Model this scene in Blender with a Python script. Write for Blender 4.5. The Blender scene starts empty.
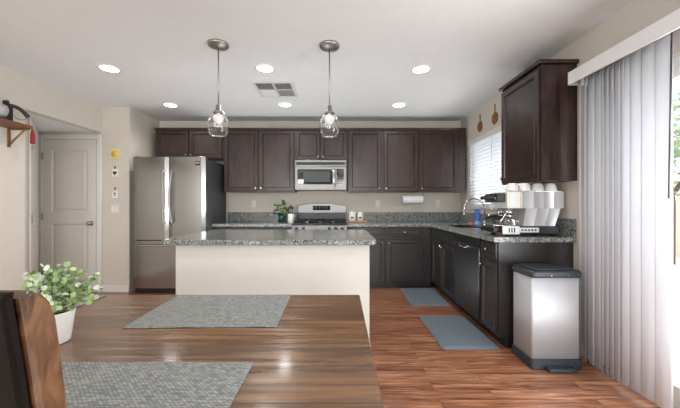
import bpy, bmesh, math, random
from mathutils import Vector, Matrix
random.seed(7)
PI = math.pi
scn = bpy.context.scene
C = scn.collection

# ------------------------------------------------------------------ camera, world, light, exposure
cam_d = bpy.data.cameras.new('camera'); cam = bpy.data.objects.new('camera', cam_d); C.objects.link(cam)
cam.location = (0, 0, 1.175); cam.rotation_euler = (PI/2, 0, 0)
cam_d.sensor_width = 36; cam_d.lens = 315/680*36; cam_d.shift_y = 1/680; cam_d.clip_start = 0.02
scn.camera = cam
scn.view_settings.view_transform = 'Standard'; scn.view_settings.look = 'None'
scn.view_settings.gamma = 1; scn.view_settings.use_curve_mapping = False
scn.view_settings.exposure = 0.28
w = bpy.data.worlds.new('world'); scn.world = w; w.use_nodes = True
bg = w.node_tree.nodes['Background']; bg.inputs[0].default_value = (0.86, 0.93, 1.0, 1); bg.inputs[1].default_value = 2.5

def area(name, loc, rot, sx, sy, power, col=(1, 1, 1)):
    d = bpy.data.lights.new(name, 'AREA'); d.shape = 'RECTANGLE'; d.size = sx; d.size_y = sy
    d.energy = power; d.color = col
    o = bpy.data.objects.new(name, d); C.objects.link(o); o.location = loc; o.rotation_euler = rot
    return o
# daylight: sliding door (right), kitchen window (right), plus added fill at unseen windows behind the camera;
# the first two lean upwards, as light thrown up by the bright patio does
area('daylight_sliding_door', (2.06, 1.1, 1.0), (0, math.radians(102), 0), 1.8, 1.1, 56, (0.93, 0.97, 1.0))
area('daylight_kitchen_window', (2.08, 3.9, 1.58), (0, math.radians(118), 0), 0.8, 1.1, 9, (0.93, 0.97, 1.0))
for wx in (-2.05, 0.35):
    area('fill_living_room_window', (wx, -3.86, 1.45), (math.radians(108), 0, 0), 0.95, 1.6, 72, (0.95, 0.98, 1.0))  # added fill from behind, split in two to streak the steel fronts
area('uplight_fill_living_room', (-0.8, -1.7, 0.03), (PI, 0, 0), 3.6, 2.6, 42, (0.90, 0.97, 1.0))  # added uplight at floor level to brighten the near ceiling
area('uplight_fill_kitchen', (-0.72, 3.85, 0.02), (PI, 0, 0), 1.7, 0.8, 26, (0.90, 0.97, 1.0))  # added upward lamp, hidden behind the island, lifts the far ceiling
sd_ = bpy.data.lights.new('sun', 'SUN'); sd_.energy = 1.6; sd_.angle = 0.02; sd_.color = (1.0, 0.97, 0.92)
so_ = bpy.data.objects.new('sun', sd_); C.objects.link(so_); so_.rotation_euler = Vector((-0.45, -0.2, 0.87)).to_track_quat('Z', 'Y').to_euler()
LAMP_SPOT = 25
LAMP_XY = [(-2.234, 3.05), (-2.245, 4.17), (-0.725, 3.05), (-0.725, 4.15), (0.789, 3.07), (0.78, 4.17),
           (-2.23, 1.3), (0.2, 1.3), (-2.23, -0.8), (0.2, -0.8), (-1.0, -2.4)]

# ------------------------------------------------------------------ materials
def lin(c):
    return tuple((x/255/12.92 if x/255 <= 0.04045 else ((x/255+0.055)/1.055)**2.4) for x in c) + (1,)
def newmat(name):
    m = bpy.data.materials.new(name); m.use_nodes = True
    nt = m.node_tree; return m, nt, nt.nodes['Principled BSDF']
def plain(name, rgb, rough=0.5, metal=0.0, noise=0.04, scale=8, bump=0.0, bscale=200, coat=0, spec=None, emit=None, es=0):
    m, nt, b = newmat(name); N, L = nt.nodes, nt.links
    tc = N.new('ShaderNodeTexCoord'); nz = N.new('ShaderNodeTexNoise'); nz.inputs['Scale'].default_value = scale
    nz.inputs['Detail'].default_value = 3
    L.new(tc.outputs['Object'], nz.inputs['Vector'])
    r = N.new('ShaderNodeValToRGB'); c = lin(rgb)
    r.color_ramp.elements[0].position = 0.3; r.color_ramp.elements[1].position = 0.7
    r.color_ramp.elements[0].color = tuple(max(0, x*(1-noise)) for x in c[:3])+(1,)
    r.color_ramp.elements[1].color = tuple(min(1, x*(1+noise)) for x in c[:3])+(1,)
    L.new(nz.outputs['Fac'], r.inputs['Fac']); L.new(r.outputs['Color'], b.inputs['Base Color'])
    b.inputs['Roughness'].default_value = rough; b.inputs['Metallic'].default_value = metal
    if coat: b.inputs['Coat Weight'].default_value = coat; b.inputs['Coat Roughness'].default_value = 0.15
    if spec is not None: b.inputs['Specular IOR Level'].default_value = spec
    if emit: b.inputs['Emission Color'].default_value = lin(emit); b.inputs['Emission Strength'].default_value = es
    if bump:
        n2 = N.new('ShaderNodeTexNoise'); n2.inputs['Scale'].default_value = bscale; n2.inputs['Detail'].default_value = 2
        L.new(tc.outputs['Object'], n2.inputs['Vector'])
        bp = N.new('ShaderNodeBump'); bp.inputs['Strength'].default_value = bump; bp.inputs['Distance'].default_value = 0.004
        L.new(n2.outputs['Fac'], bp.inputs['Height']); L.new(bp.outputs['Normal'], b.inputs['Normal'])
    return m
def wood(name, c0, c1, rough, axis='Z', scale=1.0, bump=0.15, coat=0.0, c2=None, stretch=0.07):
    m, nt, b = newmat(name); N, L = nt.nodes, nt.links
    tc = N.new('ShaderNodeTexCoord'); mp = N.new('ShaderNodeMapping')
    s = [22*scale]*3; s['XYZ'.index(axis)] = 22*scale*stretch
    mp.inputs['Scale'].default_value = s
    L.new(tc.outputs['Object'], mp.inputs['Vector'])
    nz = N.new('ShaderNodeTexNoise'); nz.inputs['Scale'].default_value = 1; nz.inputs['Detail'].default_value = 6
    nz.inputs['Distortion'].default_value = 1.2
    L.new(mp.outputs['Vector'], nz.inputs['Vector'])
    r = N.new('ShaderNodeValToRGB'); e = r.color_ramp.elements
    e[0].position = 0.32; e[1].position = 0.68; e[0].color = lin(c0); e[1].color = lin(c1)
    if c2: k = e.new(0.5); k.color = lin(c2)
    L.new(nz.outputs['Fac'], r.inputs['Fac']); L.new(r.outputs['Color'], b.inputs['Base Color'])
    b.inputs['Roughness'].default_value = rough
    b.inputs['Coat Weight'].default_value = coat; b.inputs['Coat Roughness'].default_value = 0.2
    bp = N.new('ShaderNodeBump'); bp.inputs['Strength'].default_value = bump; bp.inputs['Distance'].default_value = 0.002
    L.new(nz.outputs['Fac'], bp.inputs['Height']); L.new(bp.outputs['Normal'], b.inputs['Normal'])
    return m
def planks(name, cols, wid, length, rough, coat, seam, ripple, bumpd, grain=1.0, tone=0.22):
    # boards running along X: brick texture in XY for the per-board tone, stretched noise for the grain
    m, nt, b = newmat(name); N, L = nt.nodes, nt.links
    tc = N.new('ShaderNodeTexCoord')
    br = N.new('ShaderNodeTexBrick'); br.offset = 0.37; br.inputs['Scale'].default_value = 1
    br.inputs['Brick Width'].default_value = length; br.inputs['Row Height'].default_value = wid
    br.inputs['Mortar Size'].default_value = seam; br.inputs['Mortar Smooth'].default_value = 0.3
    br.inputs['Color1'].default_value = (0, 0, 0, 1); br.inputs['Color2'].default_value = (1, 1, 1, 1)
    br.inputs['Mortar'].default_value = (0, 0, 0, 1)
    L.new(tc.outputs['Object'], br.inputs['Vector'])
    mp = N.new('ShaderNodeMapping'); mp.inputs['Scale'].default_value = (1.6*grain, 26*grain, 10)
    L.new(tc.outputs['Object'], mp.inputs['Vector'])
    add = N.new('ShaderNodeVectorMath'); add.operation = 'ADD'
    sc = N.new('ShaderNodeVectorMath'); sc.operation = 'SCALE'; sc.inputs['Scale'].default_value = 7.0
    L.new(br.outputs['Color'], sc.inputs[0]); L.new(mp.outputs['Vector'], add.inputs[0]); L.new(sc.outputs[0], add.inputs[1])
    nz = N.new('ShaderNodeTexNoise'); nz.inputs['Scale'].default_value = 1; nz.inputs['Detail'].default_value = 7
    nz.inputs['Distortion'].default_value = 0.9; nz.inputs['Roughness'].default_value = 0.62
    L.new(add.outputs[0], nz.inputs['Vector'])
    mx = N.new('ShaderNodeMath'); mx.operation = 'MULTIPLY_ADD'; mx.inputs[1].default_value = tone; mx.inputs[2].default_value = -tone/2
    L.new(br.outputs['Color'], mx.inputs[0])
    ad = N.new('ShaderNodeMath'); ad.operation = 'ADD'; L.new(mx.outputs[0], ad.inputs[0]); L.new(nz.outputs['Fac'], ad.inputs[1])
    r = N.new('ShaderNodeValToRGB'); e = r.color_ramp.elements
    e[0].position = 0.3; e[0].color = lin(cols[0]); e[1].position = 0.72; e[1].color = lin(cols[-1])
    k = e.new(0.5); k.color = lin(cols[1])
    L.new(ad.outputs[0], r.inputs['Fac'])
    mm = N.new('ShaderNodeMixRGB'); mm.blend_type = 'MULTIPLY'; mm.inputs['Color2'].default_value = (0.35, 0.3, 0.28, 1)
    L.new(br.outputs['Fac'], mm.inputs['Fac']); L.new(r.outputs['Color'], mm.inputs['Color1'])
    L.new(mm.outputs['Color'], b.inputs['Base Color'])
    b.inputs['Roughness'].default_value = rough; b.inputs['Coat Weight'].default_value = coat; b.inputs['Coat Roughness'].default_value = 0.12
    # hand scraped ripple
    mp2 = N.new('ShaderNodeMapping'); mp2.inputs['Scale'].default_value = (3.0, 30, 1)
    L.new(tc.outputs['Object'], mp2.inputs['Vector'])
    n3 = N.new('ShaderNodeTexNoise'); n3.inputs['Scale'].default_value = 1; n3.inputs['Detail'].default_value = 1
    L.new(mp2.outputs['Vector'], n3.inputs['Vector'])
    a2 = N.new('ShaderNodeMath'); a2.operation = 'MULTIPLY_ADD'; a2.inputs[1].default_value = ripple
    L.new(n3.outputs['Fac'], a2.inputs[0])
    s2 = N.new('ShaderNodeMath'); s2.operation = 'MULTIPLY'; s2.inputs[1].default_value = -0.6
    L.new(br.outputs['Fac'], s2.inputs[0]); L.new(s2.outputs[0], a2.inputs[2])
    bp = N.new('ShaderNodeBump'); bp.inputs['Strength'].default_value = 0.6; bp.inputs['Distance'].default_value = bumpd
    L.new(a2.outputs[0], bp.inputs['Height']); L.new(bp.outputs['Normal'], b.inputs['Normal'])
    return m
def granite(name):
    m, nt, b = newmat(name); N, L = nt.nodes, nt.links
    tc = N.new('ShaderNodeTexCoord')
    v = N.new('ShaderNodeTexVoronoi'); v.inputs['Scale'].default_value = 140
    L.new(tc.outputs['Object'], v.inputs['Vector'])
    nz = N.new('ShaderNodeTexNoise'); nz.inputs['Scale'].default_value = 26; nz.inputs['Detail'].default_value = 5
    L.new(tc.outputs['Object'], nz.inputs['Vector'])
    sp = N.new('ShaderNodeSeparateColor'); L.new(v.outputs['Color'], sp.inputs['Color'])
    a = N.new('ShaderNodeMath'); a.operation = 'MULTIPLY_ADD'; a.inputs[1].default_value = 0.55
    L.new(sp.outputs[0], a.inputs[0])
    n2 = N.new('ShaderNodeMath'); n2.operation = 'MULTIPLY'; n2.inputs[1].default_value = 0.55
    L.new(nz.outputs['Fac'], n2.inputs[0]); L.new(n2.outputs[0], a.inputs[2])
    r = N.new('ShaderNodeValToRGB'); r.color_ramp.interpolation = 'CONSTANT'; e = r.color_ramp.elements
    e[0].position = 0; e[0].color = lin((54, 56, 56)); e[1].position = 0.36; e[1].color = lin((86, 90, 90))
    for p, c in ((0.46, (110, 115, 114)), (0.58, (138, 141, 138)), (0.74, (178, 178, 171)), (0.81, (128, 120, 112))):
        k = e.new(p); k.color = lin(c)
    L.new(a.outputs[0], r.inputs['Fac']); L.new(r.outputs['Color'], b.inputs['Base Color'])
    b.inputs['Roughness'].default_value = 0.16
    return m
def steel(name, rgb, rough=0.3, aniso=0.75, axis='Z'):
    m, nt, b = newmat(name); N, L = nt.nodes, nt.links
    b.inputs['Metallic'].default_value = 1.0; b.inputs['Roughness'].default_value = rough
    b.inputs['Anisotropic'].default_value = aniso
    if aniso:
        t = N.new('ShaderNodeTangent'); t.direction_type = 'RADIAL'; t.axis = axis
        L.new(t.outputs[0], b.inputs['Tangent'])
    tc = N.new('ShaderNodeTexCoord'); mp = N.new('ShaderNodeMapping'); mp.inputs['Scale'].default_value = (4, 4, 260)
    nz = N.new('ShaderNodeTexNoise'); nz.inputs['Scale'].default_value = 1
    L.new(tc.outputs['Object'], mp.inputs['Vector']); L.new(mp.outputs['Vector'], nz.inputs['Vector'])
    r = N.new('ShaderNodeValToRGB'); c = lin(rgb)
    r.color_ramp.elements[0].color = tuple(x*0.9 for x in c[:3])+(1,); r.color_ramp.elements[1].color = tuple(min(1, x*1.08) for x in c[:3])+(1,)
    L.new(nz.outputs['Fac'], r.inputs['Fac']); L.new(r.outputs['Color'], b.inputs['Base Color'])
    return m
def woven(name, c0, c1, sc=260):
    m, nt, b = newmat(name); N, L = nt.nodes, nt.links
    tc = N.new('ShaderNodeTexCoord')
    br = N.new('ShaderNodeTexBrick'); br.offset = 0.5; br.inputs['Scale'].default_value = 1
    br.inputs['Brick Width'].default_value = 0.0105; br.inputs['Row Height'].default_value = 0.0052
    br.inputs['Mortar Size'].default_value = 0.0008
    br.inputs['Color1'].default_value = lin(c0); br.inputs['Color2'].default_value = lin(c1); br.inputs['Mortar'].default_value = lin(tuple(int(x*0.5) for x in c0))
    L.new(tc.outputs['Object'], br.inputs['Vector']); L.new(br.outputs['Color'], b.inputs['Base Color'])
    bp = N.new('ShaderNodeBump'); bp.inputs['Strength'].default_value = 0.5; bp.inputs['Distance'].default_value = 0.001; bp.invert = True
    L.new(br.outputs['Fac'], bp.inputs['Height']); L.new(bp.outputs['Normal'], b.inputs['Normal'])
    b.inputs['Roughness'].default_value = 0.75
    return m
def translucent(name, rgb, tr=0.4, rough=0.5):
    m, nt, b = newmat(name); N, L = nt.nodes, nt.links
    tc = N.new('ShaderNodeTexCoord'); nz = N.new('ShaderNodeTexNoise'); nz.inputs['Scale'].default_value = 30
    L.new(tc.outputs['Object'], nz.inputs['Vector'])
    r = N.new('ShaderNodeValToRGB'); c = lin(rgb)
    r.color_ramp.elements[0].color = tuple(x*0.96 for x in c[:3])+(1,); r.color_ramp.elements[1].color = c
    L.new(nz.outputs['Fac'], r.inputs['Fac']); L.new(r.outputs['Color'], b.inputs['Base Color']); b.inputs['Roughness'].default_value = rough
    t = N.new('ShaderNodeBsdfTranslucent'); L.new(r.outputs['Color'], t.inputs['Color'])
    mx = N.new('ShaderNodeMixShader'); mx.inputs[0].default_value = tr
    L.new(b.outputs[0], mx.inputs[1]); L.new(t.outputs[0], mx.inputs[2]); L.new(mx.outputs[0], N['Material Output'].inputs[0])
    return m
def glass(name, tint=(1, 1, 1), rough=0.0, thin=False):
    m, nt, b = newmat(name); N, L = nt.nodes, nt.links
    if thin:   # window pane: lets daylight through, keeps a faint mirror
        t = N.new('ShaderNodeBsdfTransparent'); g = N.new('ShaderNodeBsdfGlossy'); g.inputs['Roughness'].default_value = 0.02
        lw = N.new('ShaderNodeLayerWeight'); lw.inputs[0].default_value = 0.5
        pw = N.new('ShaderNodeMath'); pw.operation = 'POWER'; pw.inputs[1].default_value = 4.0; L.new(lw.outputs['Facing'], pw.inputs[0])
        f = N.new('ShaderNodeMath'); f.operation = 'MULTIPLY_ADD'; f.inputs[1].default_value = 0.5; f.inputs[2].default_value = 0.03; L.new(pw.outputs[0], f.inputs[0])
        mx = N.new('ShaderNodeMixShader'); L.new(f.outputs[0], mx.inputs[0]); L.new(t.outputs[0], mx.inputs[1]); L.new(g.outputs[0], mx.inputs[2])
        L.new(mx.outputs[0], N['Material Output'].inputs[0])
    else:
        b.inputs['Transmission Weight'].default_value = 1; b.inputs['IOR'].default_value = 1.45
        b.inputs['Roughness'].default_value = rough; b.inputs['Base Color'].default_value = tint+(1,)
    return m
def emitter(name, rgb, s):
    m, nt, b = newmat(name); b.inputs['Emission Color'].default_value = lin(rgb); b.inputs['Emission Strength'].default_value = s
    b.inputs['Base Color'].default_value = lin(rgb); return m

M = dict(
    wall=plain('wall_paint', (207, 200, 189), 0.85, noise=0.015, bump=0.12, bscale=160),
    ceil=plain('ceiling_paint', (224, 224, 224), 0.95, noise=0.012, bump=0.15, bscale=120),
    islandwall=plain('island_plaster', (207, 204, 198), 0.85, noise=0.015, bump=0.12, bscale=160),
    white=plain('white_trim_paint', (222, 219, 213), 0.45, noise=0.01),
    valance=plain('valance_vinyl', (226, 226, 227), 0.4, noise=0.01),
    sunray=plain('pale_yellow_glaze', (232, 218, 150), 0.4, 0, 0.1, 50),
    doorw=plain('door_paint', (214, 210, 204), 0.5, noise=0.01),
    cab=wood('espresso_upper_wood', (26, 17, 15), (62, 43, 38), 0.34, 'Z', 0.9, 0.1, 0.1, None, 0.12),
    cabd=wood('espresso_base_wood', (32, 29, 29), (46, 41, 40), 0.36, 'Z', 1.3, 0.1, 0.15),
    granite=granite('speckled_granite'),
    steel=steel('brushed_steel', (164, 163, 161), 0.2, 0.8),
    steelb=plain('bin_steel', (196, 197, 201), 0.55, 0.45, 0.02),
    steelm=plain('appliance_steel', (134, 132, 130), 0.4, 0.85, 0.02),
    steeld=steel('dark_steel', (98, 98, 100), 0.3),
    chrome=plain('chrome', (215, 213, 210), 0.12, 1.0, 0.01),
    nickel=plain('brushed_nickel', (172, 168, 162), 0.42, 1.0, 0.02),
    fside=plain('fridge_side_paint', (66, 68, 70), 0.5, 0.2, 0.02),
    black=plain('black_plastic', (22, 22, 24), 0.35, 0, 0.05),
    glossblack=plain('black_glass', (14, 15, 17), 0.06, 0, 0.02),
    iron=plain('cast_iron', (26, 26, 27), 0.6, 0.2, 0.1),
    slate=plain('slate_plastic', (46, 52, 58), 0.45, 0, 0.03),
    floor=planks('floor_boards', [(74, 42, 30), (142, 93, 66), (192, 144, 112)], 0.10, 0.95, 0.3, 0.25, 0.0018, 0.5, 0.003, 1.7, 0.09),
    table=planks('table_boards', [(66, 43, 25), (102, 70, 41), (138, 99, 61)], 0.15, 2.6, 0.27, 0.45, 0.0012, 1.2, 0.006, 0.8, 0.05),
    tablew=wood('table_leg_wood', (60, 38, 22), (100, 66, 38), 0.35, 'Z', 1, 0.1, 0.2),
    chair=wood('chair_wood', (50, 34, 24), (124, 88, 60), 0.3, 'Z', 1.6, 0.15, 0.4, (94, 62, 38), 0.35),
    leather=plain('leather_and_back_shade', (20, 13, 8), 0.6, 0, 0.25, 14, 0.1, 90, spec=0.12),  # seat leather; on the back panel the near-black stands for shade
    placemat=woven('woven_placemat', (170, 173, 170), (118, 121, 119)),
    rubber=plain('blue_grey_mat', (100, 111, 120), 0.7, 0, 0.03, 20, 0.3, 300),
    vane=translucent('blind_vane', (240, 241, 245), 0.4),
    slat=translucent('blind_slat', (236, 238, 242), 0.3),
    pane=glass('window_pane', thin=True),
    glass=glass('clear_glass'),
    teal=glass('teal_glass', (0.35, 0.8, 0.75), 0.05),
    bulb=plain('frosted_bulb', (222, 220, 214), 0.6, 0, 0.01, spec=0.2, emit=(255, 248, 238), es=0.3),
    lampglow=emitter('lamp_lens', (255, 250, 240), 9),
    ceramic=plain('white_ceramic', (232, 230, 226), 0.3, 0, 0.01),
    soil=plain('dark_soil', (40, 30, 24), 0.95, 0, 0.3, 60, 0.6, 80),
    leafp=plain('pale_leaf', (150, 176, 118), 0.55, 0, 0.45, 22),
    leafs=plain('silver_leaf', (205, 216, 190), 0.55, 0, 0.15, 22),
    leafd=plain('green_leaf', (70, 118, 40), 0.4, 0, 0.4, 30),
    leafk=plain('dark_leaf', (40, 52, 40), 0.45, 0, 0.3, 30),
    stem=plain('plant_stem', (112, 128, 84), 0.7, 0, 0.1),
    paper=plain('paper_towel', (238, 238, 238), 0.9, 0, 0.01, 8, 0.4, 90),
    shelfw=wood('shelf_wood', (92, 54, 34), (138, 88, 58), 0.45, 'Y', 1, 0.1),
    brass=plain('aged_brass', (150, 122, 80), 0.4, 0.7, 0.1),
    red=plain('red_silk', (138, 18, 24), 0.6, 0, 0.1, 60),
    silverleather=plain('silver_sheath', (196, 195, 192), 0.5, 0.2, 0.1, 30),
    yellow=plain('yellow_glaze', (214, 186, 76), 0.35, 0.2, 0.25, 50),
    wicker=wood('carved_brown_wood', (104, 60, 34), (172, 116, 76), 0.6, 'Z', 2, 0.4),
    blue=plain('blue_plastic', (44, 124, 206), 0.3, 0, 0.03),
    bluelabel=plain('pale_label', (150, 190, 226), 0.5, 0, 0.1, 90),
    pink=plain('pink_sponge', (224, 140, 140), 0.9, 0, 0.1, 60, 0.5, 200),
    espwhite=plain('espresso_white_panel', (226, 228, 228), 0.25, 0.1, 0.01),
    espsilver=plain('espresso_satin_steel', (204, 205, 208), 0.36, 0.5, 0.03),
    vent=plain('vent_paint', (205, 204, 201), 0.6, 0, 0.01),
    ventdark=plain('vent_duct', (90, 88, 86), 0.9, 0, 0.05),
    concrete=plain('patio_concrete', (214, 206, 194), 0.9, 0, 0.06, 5, 0.2, 60),
    block=plain('block_wall_stucco', (206, 186, 164), 0.9, 0, 0.08, 6, 0.3, 40),
    bark=plain('tree_bark', (96, 80, 66), 0.9, 0, 0.2, 20, 0.4, 40),
    hedge=plain('outdoor_leaves', (118, 142, 92), 0.7, 0, 0.4, 6),
    magnet=plain('printed_card', (236, 232, 224), 0.6, 0, 0.02),
    charcoal=plain('charcoal_print', (52, 46, 44), 0.6, 0, 0.1),
    terracotta=plain('tray_wood', (176, 128, 96), 0.5, 0, 0.1, 40),
    shadowgap=plain('cabinet_interior', (30, 26, 25), 0.8, 0, 0.05),
)

# ------------------------------------------------------------------ mesh helpers (all coordinates are world metres)
OFF = {}
def thing(name, label, cat, loc=(0, 0, 0), group=None, kind=None):
    o = bpy.data.objects.new(name, None); C.objects.link(o); o.empty_display_size = 0.1
    o.location = loc; OFF[o] = Vector(loc)
    tag(o, label, cat, group, kind); return o
def tag(o, label=None, cat=None, group=None, kind=None):
    if label: o['label'] = label
    if cat: o['category'] = cat
    if group: o['group'] = group
    if kind: o['kind'] = kind
    return o
def obj(name, bm, mat, parent=None, label=None, base=None):
    """link the bmesh (world coordinates) as one mesh object, optionally a child"""
    off = Vector((0, 0, 0))
    me = bpy.data.meshes.new(name); o = bpy.data.objects.new(name, me); C.objects.link(o)
    if parent is not None:
        off = OFF[parent]; o.parent = parent; OFF[o] = off
    elif base is not None:
        off = Vector(base); o.location = off; OFF[o] = off
    else: OFF[o] = off
    bmesh.ops.translate(bm, vec=-off, verts=bm.verts)
    bm.normal_update(); bm.to_mesh(me); bm.free()
    for m in (mat if isinstance(mat, (list, tuple)) else [mat]): me.materials.append(M[m] if isinstance(m, str) else m)
    if label: o['label'] = label
    return o
def struct(name, bm, mat, parent=None):
    o = obj(name, bm, mat, parent)
    if parent is None: o['kind'] = 'structure'
    return o
def BM(): return bmesh.new()
def box(bm, x0, x1, y0, y1, z0, z1, bev=0, seg=2, mi=0, mat=None):
    vs = [bm.verts.new((x, y, z)) for x in (x0, x1) for y in (y0, y1) for z in (z0, z1)]
    q = [(0, 1, 3, 2), (4, 6, 7, 5), (0, 4, 5, 1), (2, 3, 7, 6), (0, 2, 6, 4), (1, 5, 7, 3)]
    fs = [bm.faces.new([vs[i] for i in f]) for f in q]
    for f in fs: f.material_index = mi
    if bev:
        es = list({e for f in fs for e in f.edges})
        r = bmesh.ops.bevel(bm, geom=es, offset=bev, segments=seg, affect='EDGES', profile=0.5)
        for f in r['faces']: f.material_index = mi; f.smooth = True
        vs = list({v for f in r['faces'] for v in f.verts} | {v for v in vs if v.is_valid})
    if mat: bmesh.ops.transform(bm, matrix=mat, verts=[v for v in vs if v.is_valid])
    return bm
def ring(bm, c, ax, r, n, ref=None):
    ax = ax.normalized(); u = ref if ref else (Vector((0, 0, 1)) if abs(ax.z) < 0.9 else Vector((1, 0, 0)))
    u = (u - ax*u.dot(ax)).normalized(); v = ax.cross(u)
    return [bm.verts.new(c + (u*math.cos(2*PI*i/n) + v*math.sin(2*PI*i/n))*r) for i in range(n)]
def skin(bm, rings, cap0=True, cap1=True, mi=0, smooth=True):
    n = len(rings[0])
    for a, b in zip(rings, rings[1:]):
        for i in range(n):
            f = bm.faces.new((a[i], a[(i+1) % n], b[(i+1) % n], b[i])); f.smooth = smooth; f.material_index = mi
    if cap0: bm.faces.new(list(reversed(rings[0]))).material_index = mi
    if cap1: bm.faces.new(rings[-1]).material_index = mi
def cyl(bm, p0, p1, r0, r1=None, n=20, mi=0):
    p0, p1 = Vector(p0), Vector(p1); r1 = r0 if r1 is None else r1; ax = p1-p0
    skin(bm, [ring(bm, p0, ax, r0, n), ring(bm, p1, ax, r1, n)], mi=mi); return bm
def tube(bm, pts, r, n=10, mi=0, smoothpts=0):
    pts = [Vector(p) for p in pts]
    for _ in range(smoothpts):
        q = [pts[0]]
        for a, b in zip(pts, pts[1:]): q += [a.lerp(b, 0.25), a.lerp(b, 0.75)]
        pts = q + [pts[-1]]
    rs = r if isinstance(r, (list, tuple)) else None
    rings = []; prev = None
    for i, p in enumerate(pts):
        t = (pts[min(i+1, len(pts)-1)] - pts[max(i-1, 0)]).normalized()
        if prev is None: prev = Vector((0, 0, 1)) if abs(t.z) < 0.9 else Vector((0, 1, 0))
        u = (prev - t*prev.dot(t)).normalized(); prev = u
        if rs:
            k = i/(len(pts)-1)*(len(rs)-1); j = min(int(k), len(rs)-2); rr = rs[j]+(rs[j+1]-rs[j])*(k-j)
        else: rr = r
        rings.append(ring(bm, p, t, rr, n, u))
    skin(bm, rings, mi=mi); return bm
def lathe(bm, prof, c, n=32, mi=0, axis=(0, 0, 1), caps=True):
    """prof: list of (radius, height along axis)"""
    ax = Vector(axis).normalized(); c = Vector(c)
    ref = Vector((1, 0, 0)) if abs(ax.x) < 0.9 else Vector((0, 1, 0))
    rings = [ring(bm, c+ax*h, ax, max(r, 1e-4), n, ref) for r, h in prof]
    skin(bm, rings, caps, caps, mi); return bm
def prism(bm, pts, a, b, axis='Y', mi=0, bev=0, smooth=False):
    """extrude a polygon. axis Y: pts are (x,z); X: (y,z); Z: (x,y)"""
    def P(p, t):
        return {'Y': (p[0], t, p[1]), 'X': (t, p[0], p[1]), 'Z': (p[0], p[1], t)}[axis]
    A = [bm.verts.new(P(p, a)) for p in pts]; B = [bm.verts.new(P(p, b)) for p in pts]; n = len(pts)
    fs = [bm.faces.new(A), bm.faces.new(list(reversed(B)))]
    for i in range(n):
        f = bm.faces.new((A[i], B[i], B[(i+1) % n], A[(i+1) % n])); f.smooth = smooth; fs.append(f)
    for f in fs: f.material_index = mi
    bmesh.ops.recalc_face_normals(bm, faces=fs)
    if bev:
        es = list({e for f in fs[:2] for e in f.edges})
        r = bmesh.ops.bevel(bm, geom=es, offset=bev, segments=2, affect='EDGES')
        for f in r['faces']: f.smooth = True; f.material_index = mi
    return bm
def rrect(x0, x1, y0, y1, r, n=6):
    p = []
    for cx, cy, a0 in ((x1-r, y1-r, 0), (x0+r, y1-r, 90), (x0+r, y0+r, 180), (x1-r, y0+r, 270)):
        for i in range(n+1):
            a = math.radians(a0+90*i/n); p.append((cx+r*math.cos(a), cy+r*math.sin(a)))
    return p
def panel(bm, o, U, N, w, h, rings, back=True):
    """stepped rectangular panel: rings = [(inset, height along N)], closed by a flat face"""
    o, U, N = Vector(o), Vector(U), Vector(N); Z = Vector((0, 0, 1)); R = []; flip = U.cross(Z).dot(N) < 0
    fs = []
    for ins, n in rings:
        R.append([bm.verts.new(o+U*u+Z*v+N*n) for u, v in ((ins, ins), (w-ins, ins), (w-ins, h-ins), (ins, h-ins))])
    for a, b in zip(R, R[1:]):
        for i in range(4): fs.append(bm.faces.new((a[i], a[(i+1) % 4], b[(i+1) % 4], b[i])))
    fs.append(bm.faces.new(R[-1]))
    if back: fs.append(bm.faces.new(list(reversed(R[0]))))
    if flip:
        bmesh.ops.reverse_faces(bm, faces=fs)
    return bm
DOOR_R = [(0, 0.001), (0, 0.016), (0.004, 0.020), (0.044, 0.020), (0.046, 0.0175), (0.049, 0.0215), (0.053, 0.0215), (0.059, 0.010)]
DRAW_R = [(0, 0.001), (0, 0.016), (0.004, 0.020), (0.026, 0.020), (0.03, 0.016), (0.034, 0.012)]
def knob(parent, o, N, r=0.0135):
    bm = BM(); lathe(bm, [(0.006, 0.0), (0.005, 0.012), (r, 0.017), (r, 0.023), (r*0.6, 0.028)], o, 14, axis=N)
    return obj('knob', bm, 'chrome', parent)
def vplane(o, U, N):
    return Vector(o), Vector(U), Vector(N)

# ------------------------------------------------------------------ the setting
WL, WR, WB, CE, YB = -3.22, 1.90, 4.98, 2.50, -3.9
bm = BM(); box(bm, -5.0, 2.0, YB-0.1, 5.1, -0.08, 0.0); struct('floor', bm, 'floor')
bm = BM(); box(bm, -5.0, 2.0, YB-0.1, 5.1, CE, CE+0.1); struct('ceiling', bm, 'ceil')
bm = BM(); box(bm, -2.95, 2.0, WB, WB+0.1, 0, CE); struct('wall_back', bm, 'wall')
bm = BM()                                              # left wall with header over the alcove
prism(bm, [(WL, YB), (WL, 3.22), (WL-0.1, 3.34), (WL-0.1, YB)], 0, CE, 'Z')
box(bm, WL-0.1, WL, 3.22, 4.262, 2.158, CE)
struct('wall_left', bm, 'wall')
bm = BM(); box(bm, -4.5, -2.85, 4.262, 4.36, 0, CE); struct('wall_alcove', bm, 'wall')
bm = BM(); prism(bm, [(-3.222, 3.222), (-4.11, 4.262), (-4.22, 4.262), (-3.32, 3.19)], 0, 2.158, 'Z'); struct('wall_alcove_left', bm, 'wall')
bm = BM(); box(bm, -4.5, WL-0.1, 3.1, 4.262, 2.158, 2.25); struct('ceiling_alcove', bm, 'ceil')
bm = BM(); box(bm, -2.95, -2.85, 4.36, WB, 0, CE); struct('wall_fridge_side', bm, 'wall')
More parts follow.
